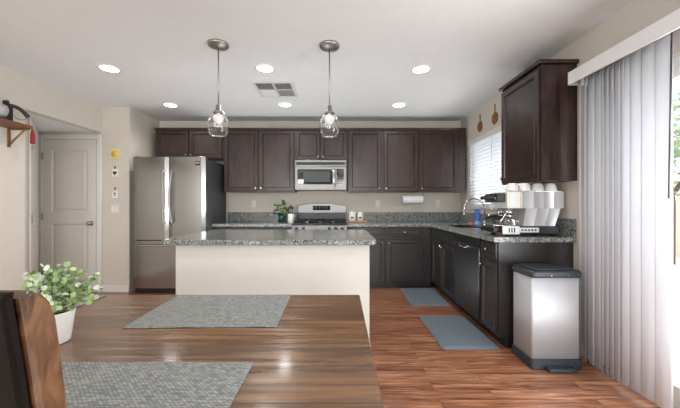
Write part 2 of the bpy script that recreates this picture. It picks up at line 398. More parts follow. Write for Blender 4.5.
# right wall with window and sliding-door openings
SY0, SY1, SZ = 0.50, 2.33, 2.03
WY0, WY1, WZ0, WZ1 = 3.25, 4.59, 1.12, 2.08
bm = BM()
box(bm, WR, WR+0.12, YB, SY0, 0, CE); box(bm, WR, WR+0.12, SY0, SY1, SZ, CE); box(bm, WR, WR+0.12, SY1, WY0, 0, CE)
box(bm, WR, WR+0.12, WY0, WY1, 0, WZ0); box(bm, WR, WR+0.12, WY0, WY1, WZ1, CE); box(bm, WR, WR+0.12, WY1, WB+0.1, 0, CE)
struct('wall_right', bm, 'wall')
bm = BM()                                              # living-room wall behind the camera, with openings added to light the room
FW = [(-2.6, -1.5), (-0.2, 0.9)]
for a, b in ((-5, -2.6), (-1.5, -0.2), (0.9, 2.0)): box(bm, a, b, YB-0.1, YB, 0, CE)
for a, b in FW: box(bm, a, b, YB-0.1, YB, 0, 0.6); box(bm, a, b, YB-0.1, YB, 2.3, CE)
struct('wall_front', bm, 'wall')
def base(name, pts, t=0.012, h=0.085):
    bm = BM()
    for (a, b, n) in pts:
        a, b, n = Vector(a), Vector(b), Vector(n)
        q = [a, b, b+n*t, a+n*t]
        prism(bm, [(p.x, p.y) for p in q], 0.001, h, 'Z'); q2 = [a, b, b+n*t*0.5, a+n*t*0.5]
        prism(bm, [(p.x, p.y) for p in q2], h, h+0.008, 'Z')
    struct(name, bm, 'white')
base('baseboard_alcove', [((-3.21, 4.26), (-2.852, 4.26), (0, -1))])
base('baseboard_left', [((WL, YB), (WL, 3.2), (1, 0))])
base('baseboard_right', [((WR, 2.345), (WR, 2.54), (-1, 0)), ((WR, YB), (WR, 0.48), (-1, 0))])

# interior two-panel doors
def room_door(name, o, U, N, w, h, hinge_side, knob_side=None, lab=None):
    o, U, N = Vector(o), Vector(U).normalized(), Vector(N).normalized(); Z = Vector((0, 0, 1))
    rot = Matrix((U.to_4d(), N.to_4d(), Z.to_4d(), (0, 0, 0, 1))).transposed()
    rot = Matrix(((U.x, N.x, 0, o.x), (U.y, N.y, 0, o.y), (0, 0, 1, o.z), (0, 0, 0, 1)))
    L_ = lambda bm: bmesh.ops.transform(bm, matrix=rot, verts=bm.verts)
    bm = BM()                                        # leaf in local (u, n, z); slab with stiles, rails and moulded panels
    st, tk = 0.115, 0.018
    zs = [(0.24, 0.92), (1.08, h-0.13)]
    box(bm, 0, st, 0.001, tk, 0.008, h); box(bm, w-st, w, 0.001, tk, 0.008, h)
    for a, b in ((0.008, zs[0][0]), (zs[0][1], zs[1][0]), (zs[1][1], h)): box(bm, st, w-st, 0.001, tk, a, b)
    for a, b in zs:
        panel(bm, (st, 0, a), (1, 0, 0), (0, 1, 0), w-2*st, b-a, [(0, tk), (0.012, tk-0.011), (0.03, tk-0.011), (0.05, tk-0.003)], back=False)
    L_(bm); leaf = struct(name, bm, 'doorw')
    bm = BM()
    for a, b in ((-0.07, -0.006), (w+0.006, w+0.07)): box(bm, a, b, 0.001, 0.022, 0.0, h+0.066, 0.004)
    box(bm, -0.006, w+0.006, 0.001, 0.022, h+0.006, h+0.066, 0.004)
    L_(bm); obj('door_casing', bm, 'white', leaf)
    for z in (0.28, 1.02, h-0.22):
        bm = BM(); u = -0.004 if hinge_side < 0 else w+0.004
        cyl(bm, (u, 0.026, z-0.045), (u, 0.026, z+0.045), 0.006, n=10); box(bm, u-0.014, u+0.014, 0.0225, 0.0245, z-0.045, z+0.045)
        L_(bm); obj('hinge', bm, 'nickel', leaf)
    if knob_side:
        u = w-0.06 if knob_side > 0 else 0.06
        bm = BM(); lathe(bm, [(0.032, 0.018), (0.03, 0.026), (0.011, 0.028), (0.011, 0.05), (0.026, 0.055), (0.029, 0.068), (0.022, 0.08), (0.004, 0.084)], (u, 0, 0.93), 24, axis=(0, 1, 0))
        L_(bm); obj('door_knob', bm, 'nickel', leaf)
    return leaf
room_door('door_1', (-4.0, 4.26, 0), (1, 0, 0), (0, -1, 0), 0.715, 2.055, -1, 1)
dU = Vector((-0.88, 1.04, 0)).normalized(); dN = Vector((dU.y, -dU.x, 0)) * 1
p0 = Vector((-3.222, 3.222, 0))+dU*0.36
room_door('door_2', p0, dU, dN, 0.86, 2.055, -1)

# kitchen window
bm = BM()
x0, x1 = WR+0.05, WR+0.09
for a in ((WY0+0.002, WY0+0.045, WZ0+0.002, WZ1-0.002), (WY1-0.045, WY1-0.002, WZ0+0.002, WZ1-0.002), (WY0+0.045, WY1-0.045, WZ0+0.002, WZ0+0.045), (WY0+0.045, WY1-0.045, WZ1-0.045, WZ1-0.002), (3.9, 3.94, WZ0+0.045, WZ1-0.045)):
    box(bm, x0, x1, *a)
wn = struct('window_1', bm, 'white')
bm = BM(); box(bm, x0+0.018, x0+0.022, WY0+0.045, WY1-0.045, WZ0+0.045, WZ1-0.045); obj('window_glass', bm, 'pane', wn)
bm = BM(); box(bm, WR-0.02, WR+0.05, WY0+0.001, WY1-0.001, WZ0+0.0005, WZ0+0.02, 0.003); obj('window_sill', bm, 'white', wn)
# horizontal blind inside the window
bl = thing('window_blind', 'white horizontal slatted blind covering the window over the sink', 'blind', (WR-0.02, 3.9, WZ0+0.03))
bm = BM(); box(bm, WR-0.03, WR+0.03, WY0-0.02, WY1+0.02, WZ1-0.05, WZ1+0.03, 0.004); obj('headrail', bm, 'white', bl)
bm = BM(); z = WZ0+0.05
while z < WZ1-0.06:
    m4 = Matrix.Translation((WR+0.005, 0, z)) @ Matrix.Rotation(math.radians(47), 4, 'Y')
    box(bm, -0.024, 0.024, WY0+0.008, WY1-0.008, -0.0012, 0.0012, mat=m4); z += 0.047
obj('slats', bm, 'slat', bl)
bm = BM(); box(bm, WR-0.018, WR+0.028, WY0+0.008, WY1-0.008, WZ0+0.022, WZ0+0.038, 0.003); obj('bottom_rail', bm, 'white', bl)
for y in (3.4, 3.92, 4.44):
    bm = BM(); box(bm, WR-0.0185, WR-0.0175, y-0.004, y+0.004, WZ0+0.04, WZ1-0.05); obj('ladder_cord', bm, 'white', bl)

# sliding glass door
bm = BM(); x0, x1 = WR+0.03, WR+0.11
box(bm, x0, x1, SY0+0.002, SY0+0.05, 0.002, SZ-0.002); box(bm, x0, x1, SY1-0.05, SY1-0.002, 0.002, SZ-0.002)
box(bm, x0, x1, SY0+0.05, SY1-0.05, SZ-0.05, SZ-0.002); box(bm, x0, x1, SY0+0.05, SY1-0.05, 0.002, 0.03)
for xx in (x0+0.01, x0+0.05): box(bm, xx, xx+0.006, SY0+0.05, SY1-0.05, 0.03, 0.045)
sd = struct('door_3', bm, 'white')
mid = 1.42
for i, (a, b, xx) in enumerate(((SY0+0.05, mid+0.03, x0+0.045), (mid-0.03, SY1-0.05, x0+0.004))):
    bm = BM()
    box(bm, xx, xx+0.034, a, a+0.06, 0.046, SZ-0.051); box(bm, xx, xx+0.034, b-0.06, b, 0.046, SZ-0.051)
    box(bm, xx, xx+0.034, a+0.06, b-0.06, SZ-0.12, SZ-0.051); box(bm, xx, xx+0.034, a+0.06, b-0.06, 0.046, 0.13)
    s_ = obj('sliding_panel', bm, 'white', sd)
    bm = BM(); box(bm, xx+0.014, xx+0.019, a+0.06, b-0.06, 0.13, SZ-0.12); obj('door_glass', bm, 'pane', s_)
# unseen front windows, added to light the room and streak the steel
for k, (a, b) in enumerate(FW):
    bm = BM()
    for x in (a+0.002, b-0.042): box(bm, x, x+0.04, YB-0.09, YB-0.05, 0.602, 2.298)
    for z in (0.602, 1.42, 2.258): box(bm, a+0.042, b-0.042, YB-0.09, YB-0.05, z, z+0.04)
    wf = struct('window_%d' % (k+2), bm, 'white')
    bm = BM(); box(bm, a+0.042, b-0.042, YB-0.072, YB-0.068, 0.642, 2.258); obj('window_glass', bm, 'pane', wf)

# outside
bm = BM(); box(bm, 2.03, 9, -7, 9, -0.12, -0.06); struct('ground_patio', bm, 'concrete')
bm = BM(); box(bm, 8.0, 8.2, -7, 12, -0.06, 1.7)
box(bm, 7.97, 8.23, -7, 12, 1.7, 1.76); struct('wall_garden', bm, 'block')
def tree(x, y, h, r, lab, seed, grp=None):
    rnd = random.Random(seed)
    t = thing('garden_tree', lab, 'tree', (x, y, -0.06))
    bm = BM(); tube(bm, [(x, y, -0.06), (x+0.05, y, h*0.35), (x, y+0.05, h*0.7)], [0.09, 0.06, 0.03], 8)
    for k in range(5):
        a = k*1.3; tube(bm, [(x+0.03, y, h*0.4), (x+math.cos(a)*r*0.6, y+math.sin(a)*r*0.6, h*0.72)], [0.035, 0.012], 6)
    obj('trunk', bm, 'bark', t)
    bm = BM()
    for _ in range(1100):
        d = Vector((rnd.gauss(0, 1), rnd.gauss(0, 1), rnd.gauss(0, 1))).normalized()*r*(rnd.random()**0.4)
        c = Vector((x, y, h*0.72))+Vector((d.x, d.y, d.z*0.85)); s = rnd.uniform(0.05, 0.11)
        u = Vector((rnd.gauss(0, 1), rnd.gauss(0, 1), rnd.gauss(0, 1))).normalized(); v = u.orthogonal().normalized()
        bm.faces.new([bm.verts.new(c+u*s), bm.verts.new(c+v*s*0.5), bm.verts.new(c-u*s), bm.verts.new(c-v*s*0.5)])
    obj('foliage', bm, 'hedge', t)
tree(5.2, 3.9, 3.0, 0.9, 'leafy garden tree beyond the sliding door, the one nearest the house corner', 1)
tree(6.9, 6.6, 3.4, 1.3, 'leafy garden tree by the block wall, seen at the right edge through the glass', 2)
tree(6.2, 1.5, 2.6, 0.9, 'small garden tree standing opposite the middle of the sliding door', 3)

# ------------------------------------------------------------------ back wall cabinets
YU = 4.67
def wall_cab(label, xa, xb, za, zb, doors, knobs, filler=None):
    t = thing('wall_cabinet', label, 'cabinet', ((xa+xb)/2, WB, za), 'dark wall cabinets along the back wall')
    bm = BM(); box(bm, xa+0.001, xb-0.001, YU, WB-0.002, za, zb); obj('body', bm, 'cab', t)
    bm = BM(); prism(bm, [(YU-0.022, zb-0.018), (YU-0.03, zb), (YU-0.034, zb+0.004), (YU-0.034, zb+0.012), (WB-0.002, zb+0.012), (WB-0.002, zb+0.0005), (YU-0.001, zb+0.0005), (YU-0.001, zb-0.018)], xa+0.001, xb-0.001, 'X'); obj('crown', bm, 'cab', t)
    for i, (a, b) in enumerate(doors):
        bm = BM(); panel(bm, (a, YU, za+0.012), (1, 0, 0), (0, -1, 0), b-a, zb-za-0.04, DOOR_R)
        d = obj('door', bm, 'cab', t)
        k = knobs[i]; knob(d, (a+0.03 if k < 0 else b-0.03, YU-0.02, za+0.05), (0, -1, 0))
    return t
wall_cab('two-door dark wall cabinet above the refrigerator', -2.735, -1.722, 1.862, 2.30, [(-2.715, -2.24), (-2.225, -1.75)], [1, -1])
wall_cab('tall two-door dark wall cabinet between refrigerator and microwave', -1.72, -0.672, 1.37, 2.30, [(-1.705, -1.215), (-1.192, -0.69)], [1, -1])
wall_cab('short two-door dark cabinet directly above the microwave', -0.67, 0.116, 1.835, 2.30, [(-0.65, -0.295), (-0.283, 0.10)], [1, -1])
wall_cab('tall two-door dark wall cabinet just right of the microwave', 0.118, 1.158, 1.37, 2.30, [(0.13, 0.605), (0.65, 1.15)], [1, -1])
wall_cab('single-door dark wall cabinet in the right back corner', 1.16, 1.857, 1.37, 2.30, [(1.178, 1.73)], [-1])
# right wall cabinet
t = thing('wall_cabinet', 'dark wall cabinet on the right wall above the espresso machine', 'cabinet', (WR, 2.82, 1.37))
XA = 1.61
bm = BM(); box(bm, XA, WR-0.002, 2.52, 3.12, 1.37, 2.30); obj('body', bm, 'cab', t)
bm = BM(); box(bm, XA-0.03, WR-0.002, 2.495, 3.145, 2.302, 2.335, 0.006); obj('crown', bm, 'cab', t)
bm = BM(); panel(bm, (XA, 2.532, 1.382), (0, 1, 0), (-1, 0, 0), 0.576, 0.89, DOOR_R); d = obj('door', bm, 'cab', t)
knob(d, (XA-0.02, 3.08, 1.43), (-1, 0, 0))

# ------------------------------------------------------------------ base cabinets
YF = 4.40
def base_cab(label, xa, xb, doors, drawers, knobs):
    t = thing('base_cabinet', label, 'cabinet', ((xa+xb)/2, WB, 0))
    bm = BM(); box(bm, xa+0.001, xb-0.001, YF, WB-0.002, 0.10, 0.874); obj('body', bm, 'cabd', t)
    bm = BM(); box(bm, xa+0.001, xb-0.001, YF+0.07, WB-0.01, 0.001, 0.10); obj('toe_kick', bm, 'cabd', t)
    for a, b in drawers:
        bm = BM(); panel(bm, (a, YF, 0.735), (1, 0, 0), (0, -1, 0), b-a, 0.125, DRAW_R); d = obj('drawer', bm, 'cabd', t)
        knob(d, ((a+b)/2, YF-0.02, 0.797), (0, -1, 0))
    for i, (a, b) in enumerate(doors):
        bm = BM(); panel(bm, (a, YF, 0.115), (1, 0, 0), (0, -1, 0), b-a, 0.58, DOOR_R); d = obj('door', bm, 'cabd', t)
        knob(d, (a+0.03 if knobs[i] < 0 else b-0.03, YF-0.02, 0.652), (0, -1, 0))
base_cab('dark base cabinet between refrigerator and range', -1.765, -0.672, [(-1.745, -1.195), (-1.175, -0.69)], [(-1.745, -1.195), (-1.175, -0.69)], [1, -1])
base_cab('narrow dark base cabinet right beside the range, partly behind the island', 0.108, 0.64, [(0.125, 0.62)], [(0.125, 0.62)], [1])
base_cab('dark base cabinet with one drawer beside the inner kitchen corner', 0.642, 1.285, [(0.655, 1.145)], [(0.655, 1.145)], [-1])
XF = 1.29
def side_cab(name, label, cat, ya, yb, nd, false_front=False):
    t = thing(name, label, cat, (WR, (ya+yb)/2, 0))
    bm = BM()
    if false_front:                                   # open above the sink basin
        box(bm, XF, WR-0.002, ya+0.001, yb-0.001, 0.10, 0.70); box(bm, XF, XF+0.06, ya+0.001, yb-0.001, 0.70, 0.874)
        box(bm, XF+0.06, WR-0.002, ya+0.001, ya+0.02, 0.70, 0.874); box(bm, XF+0.06, WR-0.002, yb-0.02, yb-0.001, 0.70, 0.874)
    else: box(bm, XF, WR-0.002, ya+0.001, yb-0.001, 0.10, 0.874)
    obj('body', bm, 'cabd', t)
    bm = BM(); box(bm, XF+0.07, WR-0.01, ya+0.03, yb-0.001, 0.001, 0.10); obj('toe_kick', bm, 'cabd', t)
    ww = (yb-ya-0.03)
    bm = BM(); panel(bm, (XF, ya+0.015, 0.735), (0, 1, 0), (-1, 0, 0), ww, 0.125, DRAW_R); d = obj('drawer' if not false_front else 'false_drawer_front', bm, 'cabd', t)
    if not false_front: knob(d, (XF-0.02, (ya+yb)/2, 0.797), (-1, 0, 0))
    for i in range(nd):
        a = ya+0.015+i*(ww/nd+0.003); b = a+ww/nd-0.006
        bm = BM(); panel(bm, (XF, a, 0.115), (0, 1, 0), (-1, 0, 0), b-a, 0.58, DOOR_R); d = obj('door', bm, 'cabd', t)
        ky = b-0.03 if (nd == 1 or i == 0) else a+0.03
        knob(d, (XF-0.02, ky, 0.652), (-1, 0, 0))
    return t
side_cab('base_cabinet', 'two-door dark sink cabinet under the window', 'cabinet', 3.487, 4.375, 2, True)
side_cab('base_cabinet', 'narrow dark base cabinet at the near end, beside the trash bin', 'cabinet', 2.56, 2.866, 1)
# dishwasher
t = thing('dishwasher', 'dark stainless dishwasher between the sink cabinet and the end cabinet', 'dishwasher', (WR, 3.175, 0))
ya, yb = 2.87, 3.483
bm = BM(); box(bm, XF+0.01, WR-0.01, ya, yb, 0.10, 0.872); obj('tub_body', bm, 'black', t)
bm = BM(); box(bm, XF+0.08, WR-0.05, ya, yb, 0.001, 0.10); obj('toe_kick', bm, 'black', t)
bm = BM(); box(bm, XF-0.025, XF+0.009, ya+0.003, yb-0.003, 0.11, 0.79, 0.006); dd = obj('door', bm, 'steeld', t)
bm = BM(); box(bm, XF-0.025, XF+0.009, ya+0.003, yb-0.003, 0.795, 0.868, 0.006); obj('control_panel', bm, 'black', t)
bm = BM(); tube(bm, [(XF-0.026, 3.08, 0.775), (XF-0.05, 3.1, 0.76), (XF-0.055, 3.18, 0.755), (XF-0.05, 3.26, 0.76), (XF-0.026, 3.28, 0.775)], 0.012, 10, smoothpts=2); obj('handle', bm, 'chrome', dd)
bm = BM(); cyl(bm, (XF-0.0255, 3.16, 0.33), (XF-0.028, 3.16, 0.33), 0.013, n=16); obj('badge', bm, 'chrome', dd)

# ------------------------------------------------------------------ worktops
ZT0, ZT = 0.8755, 0.914
SX0, SX1, SYa, SYb = 1.37, 1.72, 3.62, 4.24
bm = BM()
box(bm, 0.104, 1.24, 4.345, WB-0.001, ZT0, ZT)
box(bm, 1.24, SX0, 2.53, WB-0.001, ZT0, ZT); box(bm, SX1, WR-0.001, 2.53, WB-0.001, ZT0, ZT)
box(bm, SX0, SX1, 2.53, SYa, ZT0, ZT); box(bm, SX0, SX1, SYb, WB-0.001, ZT0, ZT)
bmesh.ops.remove_doubles(bm, verts=bm.verts, dist=1e-5)
wt = obj('countertop', bm, 'granite', base=(1.0, 4.0, ZT0)); tag(wt, 'L-shaped speckled grey granite countertop running from the range round to the sink and espresso machine', 'countertop')
bm = BM(); box(bm, 0.104, WR-0.022, WB-0.021, WB-0.001, ZT+0.0005, 1.062, 0.002); obj('backsplash', bm, 'granite', wt)
bm = BM(); box(bm, WR-0.021, WR-0.001, 2.53, WB-0.001, ZT+0.0005, 1.062, 0.002); obj('backsplash', bm, 'granite', wt)
bm = BM(); box(bm, -1.766, -0.668, 4.345, WB-0.001, ZT0, ZT, 0.003)
wt2 = obj('countertop', bm, 'granite', base=(-1.2, 4.6, ZT0)); tag(wt2, 'short speckled granite countertop between refrigerator and range', 'countertop')
bm = BM(); box(bm, -1.766, -0.668, WB-0.021, WB-0.001, ZT+0.0005, 1.062, 0.002); obj('backsplash', bm, 'granite', wt2)
# sink
t = thing('kitchen_sink', 'stainless undermount sink set in the granite under the window', 'sink', (1.54, 3.93, 0.70))
bm = BM()
o_ = rrect(SX0+0.001, SX1-0.001, SYa+0.001, SYb-0.001, 0.03); i_ = rrect(SX0+0.01, SX1-0.01, SYa+0.01, SYb-0.01, 0.03); b_ = rrect(SX0+0.03, SX1-0.03, SYa+0.03, SYb-0.03, 0.03)
R = [[bm.verts.new((p[0], p[1], z)) for p in P] for P, z in ((b_, 0.705), (o_, 0.73), (o_, 0.905), (i_, 0.905), (i_, 0.74), (b_, 0.715))]
skin(bm, R, True, True, smooth=False); obj('basin', bm, 'steel', t)
bm = BM(); lathe(bm, [(0.04, 0), (0.04, 0.003), (0.02, 0.004)], (1.545, 3.93, 0.7155), 20); obj('drain', bm, 'chrome', t)
# faucet
t = thing('faucet', 'tall chrome gooseneck faucet behind the sink', 'faucet', (1.79, 3.90, ZT+0.001))
bm = BM(); lathe(bm, [(0.028, 0), (0.028, 0.012), (0.018, 0.02), (0.016, 0.07), (0.014, 0.075)], (1.79, 3.90, ZT+0.001), 20)
arc = [(1.79, 3.90, 0.98), (1.79, 3.90, 1.13)] + [(1.665+0.125*math.cos(a), 3.90, 1.13+0.125*math.sin(a)) for a in [i*PI/10 for i in range(1, 10)]] + [(1.54, 3.90, 1.13), (1.535, 3.90, 1.08)]
tube(bm, arc, 0.0105, 12); obj('spout', bm, 'chrome', t)
bm = BM(); cyl(bm, (1.535, 3.90, 1.045), (1.535, 3.90, 1.08), 0.015, 0.013); obj('spray_head', bm, 'chrome', t)
bm = BM(); tube(bm, [(1.79, 3.885, 0.96), (1.79, 3.86, 0.965), (1.78, 3.81, 1.0)], [0.009, 0.006], 8); obj('lever', bm, 'chrome', t)
# spray bottle
bx, by = 1.655, 4.03
t = thing('spray_bottle', 'blue spray bottle standing beside the sink', 'bottle', (bx, by, ZT+0.001))
bm = BM(); lathe(bm, [(0.032, 0), (0.038, 0.006), (0.038, 0.06), (0.029, 0.1), (0.034, 0.13), (0.02, 0.16), (0.013, 0.17)], (bx+0.11, by, ZT+0.001), 20); bo = obj('bottle_body', bm, 'blue', t)
bm = BM(); box(bm, bx+0.075, bx+0.129, by-0.012, by+0.012, ZT+0.172, ZT+0.212, 0.005); box(bm, bx+0.061, bx+0.076, by-0.006, by+0.006, ZT+0.192, ZT+0.206, 0.002); obj('spray_head', bm, 'blue', t)
bm = BM(); prism(bm, [(bx+0.07, ZT+0.18), (bx+0.078, ZT+0.18), (bx+0.085, ZT+0.135), (bx+0.079, ZT+0.135)], by-0.004, by+0.004, 'Y'); obj('trigger', bm, 'blue', t)
bm = BM(); lathe(bm, [(0.0385, 0), (0.0385, 0.045)], (bx+0.11, by, ZT+0.012), 20, caps=False); obj('label_patch', bm, 'bluelabel', bo)
bm = BM(); box(bm, 1.745, 1.80, 4.20, 4.30, ZT+0.001, ZT+0.028, 0.006); s_ = obj('sponge', bm, 'pink', base=(1.77, 4.25, ZT+0.001)); tag(s_, 'small pink sponge at the far corner of the sink', 'sponge')

# ------------------------------------------------------------------ refrigerator
FX0, FX1, FY = -2.745, -1.783, 4.16
t = thing('refrigerator', 'stainless french-door refrigerator with bottom freezer drawer', 'refrigerator', ((FX0+FX1)/2, 4.4, 0))
bm = BM(); box(bm, FX0+0.01, FX1, FY+0.075, 4.93, 0.03, 1.795, 0.004); obj('body', bm, 'fside', t)
sp = -2.267
def fdoor(name, a, b, z0, z1):
    """slightly bowed steel front"""
    bm = BM(); n = 10; pts = []
    for i in range(n+1):
        u = i/n; e = min(1, min(u, 1-u)*9); pts.append((a+(b-a)*u, FY+0.016*(1-math.sin(PI/2*e))+0.006*(2*u-1)**2))
    pts = pts+[(b, FY+0.07), (a, FY+0.07)]
    prism(bm, pts, z0, z1, 'Z'); return obj(name, bm, 'steel', t)
d1 = fdoor('door', FX0, sp-0.003, 0.715, 1.812); d2 = fdoor('door', sp+0.003, FX1, 0.715, 1.812)
fz = fdoor('freezer_drawer', FX0, FX1, 0.075, 0.702)
for d, x, sgn in ((d1, sp-0.045, -1), (d2, sp+0.045, 1)):
    bm = BM(); pts = [(x, FY+0.002, 0.93), (x+sgn*0.012, FY-0.035, 0.95)]+[(x-sgn*0.02*math.sin(PI*k/8)+sgn*0.012, FY-0.045-0.012*math.sin(PI*k/8), 0.97+0.60*k/8) for k in range(1, 8)]+[(x+sgn*0.012, FY-0.035, 1.61), (x, FY+0.002, 1.63)]
    tube(bm, pts, 0.012, 10, smoothpts=1); obj('handle', bm, 'nickel', d)
bm = BM(); tube(bm, [(FX0+0.07, FY+0.002, 0.645), (FX0+0.08, FY-0.04, 0.64), (FX1-0.08, FY-0.04, 0.64), (FX1-0.07, FY+0.002, 0.645)], 0.012, 10, smoothpts=1); obj('handle', bm, 'chrome', fz)
bm = BM(); box(bm, FX0+0.02, FX1-0.02, FY+0.03, 4.90, 0.001, 0.029); box(bm, FX0+0.02, FX1-0.02, FY+0.03, FY+0.07, 0.029, 0.07); obj('kick_grille', bm, 'black', t)
bm = BM(); box(bm, -1.915, -1.848, FY-0.003, FY+0.006, 1.70, 1.755, 0.001)
box(bm, -1.907, -1.886, FY-0.004, FY, 1.717, 1.745, mi=1); box(bm, -1.88, -1.857, FY-0.004, FY, 1.717, 1.745, mi=1)
obj('display', bm, ['glossblack', 'nickel'], d2)
for x in (FX0+0.05, FX1-0.05):
    bm = BM(); box(bm, x-0.03, x+0.03, FY+0.02, FY+0.16, 1.813, 1.822, 0.003); obj('hinge_cover', bm, 'nickel', t)

# ------------------------------------------------------------------ microwave
t = thing('microwave', 'stainless over-the-range microwave above the stove', 'microwave', (-0.28, WB, 1.393))
x0, x1, y0, z0, z1 = -0.655, 0.094, 4.58, 1.395, 1.83
bm = BM(); box(bm, x0, x1, y0+0.03, WB-0.002, z0, z1, 0.003); obj('body', bm, 'steelm', t)
bm = BM(); box(bm, x0, x1, y0, y0+0.029, z0+0.34, z1, 0.004); tp = obj('top_trim', bm, 'steelm', t)
bm = BM(); box(bm, x0+0.02, x1-0.02, y0-0.003, y0+0.003, z0+0.363, z1-0.032)
for k in range(5): box(bm, x0+0.02, x1-0.02, y0-0.006, y0-0.001, z0+0.366+k*0.0075, z0+0.369+k*0.0075)
obj('vent_grille', bm, 'black', tp)
bm = BM(); box(bm, x0, x1-0.165, y0, y0+0.029, z0, z0+0.338, 0.004); dd = obj('door', bm, 'steelm', t)
bm = BM(); prism(bm, rrect(x0+0.035, x1-0.20, z0+0.08, z0+0.30, 0.015), y0-0.003, y0+0.003, 'Y'); obj('window', bm, 'glossblack', dd)
bm = BM(); prism(bm, rrect(x0+0.12, x1-0.24, z0+0.115, z0+0.265, 0.02), y0-0.005, y0-0.0032, 'Y'); obj('window_mesh', bm, 'fside', dd)
bm = BM(); box(bm, x0+0.045, x0+0.125, y0-0.0062, y0-0.0033, z0+0.095, z0+0.15); box(bm, x0+0.055, x0+0.115, y0-0.0068, y0-0.006, z0+0.125, z0+0.132, mi=1); box(bm, x0+0.055, x0+0.1, y0-0.0068, y0-0.006, z0+0.108, z0+0.115, mi=1)
obj('sticker', bm, ['magnet', 'terracotta'], dd)
bm = BM(); tube(bm, [(x1-0.182, y0+0.002, z0+0.04), (x1-0.182, y0-0.03, z0+0.055), (x1-0.182, y0-0.03, z0+0.285), (x1-0.182, y0+0.002, z0+0.30)], 0.01, 10, smoothpts=1); obj('handle', bm, 'chrome', dd)
bm = BM(); box(bm, x1-0.163, x1, y0, y0+0.029, z0, z0+0.338, 0.004); cp = obj('control_frame', bm, 'steelm', t)
bm = BM(); box(bm, x1-0.145, x1-0.04, y0-0.003, y0+0.002, z0+0.07, z0+0.305, 0.001); kp = obj('keypad', bm, 'glossblack', cp)
bm = BM(); box(bm, x1-0.132, x1-0.053, y0-0.0045, y0-0.0032, z0+0.265, z0+0.292); 
for r in range(6):
    for c in range(3): box(bm, x1-0.13+c*0.028, x1-0.112+c*0.028, y0-0.0045, y0-0.0032, z0+0.085+r*0.028, z0+0.1+r*0.028)
obj('buttons', bm, 'fside', kp)
# ------------------------------------------------------------------ range
x0, x1 = -0.662, 0.098
t = thing('gas_range', 'stainless gas range with curved backguard under the microwave', 'stove', ((x0+x1)/2, 4.6, 0))
bm = BM(); box(bm, x0, x1, 4.36, 4.94, 0.05, 0.905, 0.003); obj('body', bm, 'fside', t)
bm = BM(); box(bm, x0, x1, 4.33, 4.359, 0.80, 0.895, 0.006); cp = obj('control_panel', bm, 'steelm', t)
for x in (-0.60, -0.50, -0.15, -0.06, 0.03):
    bm = BM(); lathe(bm, [(0.024, 0), (0.021, 0.025), (0.015, 0.03)], (x, 4.33, 0.848), 18, axis=(0, -1, 0)); obj('control_knob', bm, 'black', cp)
bm = BM(); box(bm, x0+0.004, x1-0.004, 4.335, 4.359, 0.23, 0.79, 0.005); od = obj('oven_door', bm, 'steelm', t)
bm = BM(); box(bm, x0+0.12, x1-0.12, 4.331, 4.336, 0.35, 0.62); obj('oven_window', bm, 'glossblack', od)
bm = BM(); tube(bm, [(x0+0.06, 4.336, 0.73), (x0+0.06, 4.29, 0.735), (x1-0.06, 4.29, 0.735), (x1-0.06, 4.336, 0.73)], 0.011, 10, smoothpts=1); obj('handle', bm, 'chrome', od)
bm = BM(); box(bm, x0+0.004, x1-0.004, 4.335, 4.359, 0.06, 0.22, 0.005); obj('storage_drawer', bm, 'steelm', t)
for x in (x0+0.04, x1-0.04):
    for y in (4.4, 4.9): bm = BM(); cyl(bm, (x, y, 0.001), (x, y, 0.05), 0.018, n=12); obj('foot', bm, 'black', t)
bm = BM(); box(bm, x0+0.005, x1-0.005, 4.34, 4.86, 0.906, 0.922, 0.004); ck = obj('cooktop', bm, 'black', t)
for cx in (x0+0.2, (x0+x1)/2, x1-0.2):
    for cy in (4.46, 4.72):
        bm = BM(); lathe(bm, [(0.05, 0), (0.05, 0.012), (0.036, 0.014), (0.036, 0.022), (0.01, 0.023)], (cx, cy, 0.9225), 20); obj('burner', bm, 'steeld', ck)
for cx, w2 in ((x0+0.19, 0.165), ((x0+x1)/2, 0.05), (x1-0.19, 0.165)):
    bm = BM()
    for k in (-1, -0.33, 0.33, 1): box(bm, cx+k*w2-0.006, cx+k*w2+0.006, 4.37, 4.84, 0.947, 0.96, 0.002)
    for y in (4.375, 4.60, 4.835): box(bm, cx-w2, cx+w2, y-0.006, y+0.006, 0.9455, 0.9585, 0.002)
    for k in (-1, 1):
        for y in (4.375, 4.835): box(bm, cx+k*w2-0.007, cx+k*w2+0.007, y-0.007, y+0.007, 0.9225, 0.95)
    obj('grate', bm, 'iron', ck)
bm = BM(); n = 14                                      # curved backguard
pts = [(x0, 1.055)]+[(x0+(x1-x0)*i/n, 1.155+0.045*math.sin(PI*i/n)**0.6) for i in range(n+1)]+[(x1, 1.055)]
prism(bm, pts, 4.875, 4.935, 'Y', bev=0.004); bgd = obj('backguard', bm, 'steelm', t)
bm = BM(); box(bm, x0+0.01, x1-0.01, 4.88, 4.935, 0.923, 1.054); obj('backguard_base', bm, 'black', t)
bm = BM(); box(bm, -0.42, -0.15, 4.870, 4.877, 1.095, 1.165, 0.001); dp = obj('clock_display', bm, 'glossblack', bgd)
for k in range(4): bm = BM(); box(bm, -0.385+k*0.055, -0.355+k*0.055, 4.868, 4.8698, 1.12, 1.145); obj('display_button', bm, 'fside', dp)

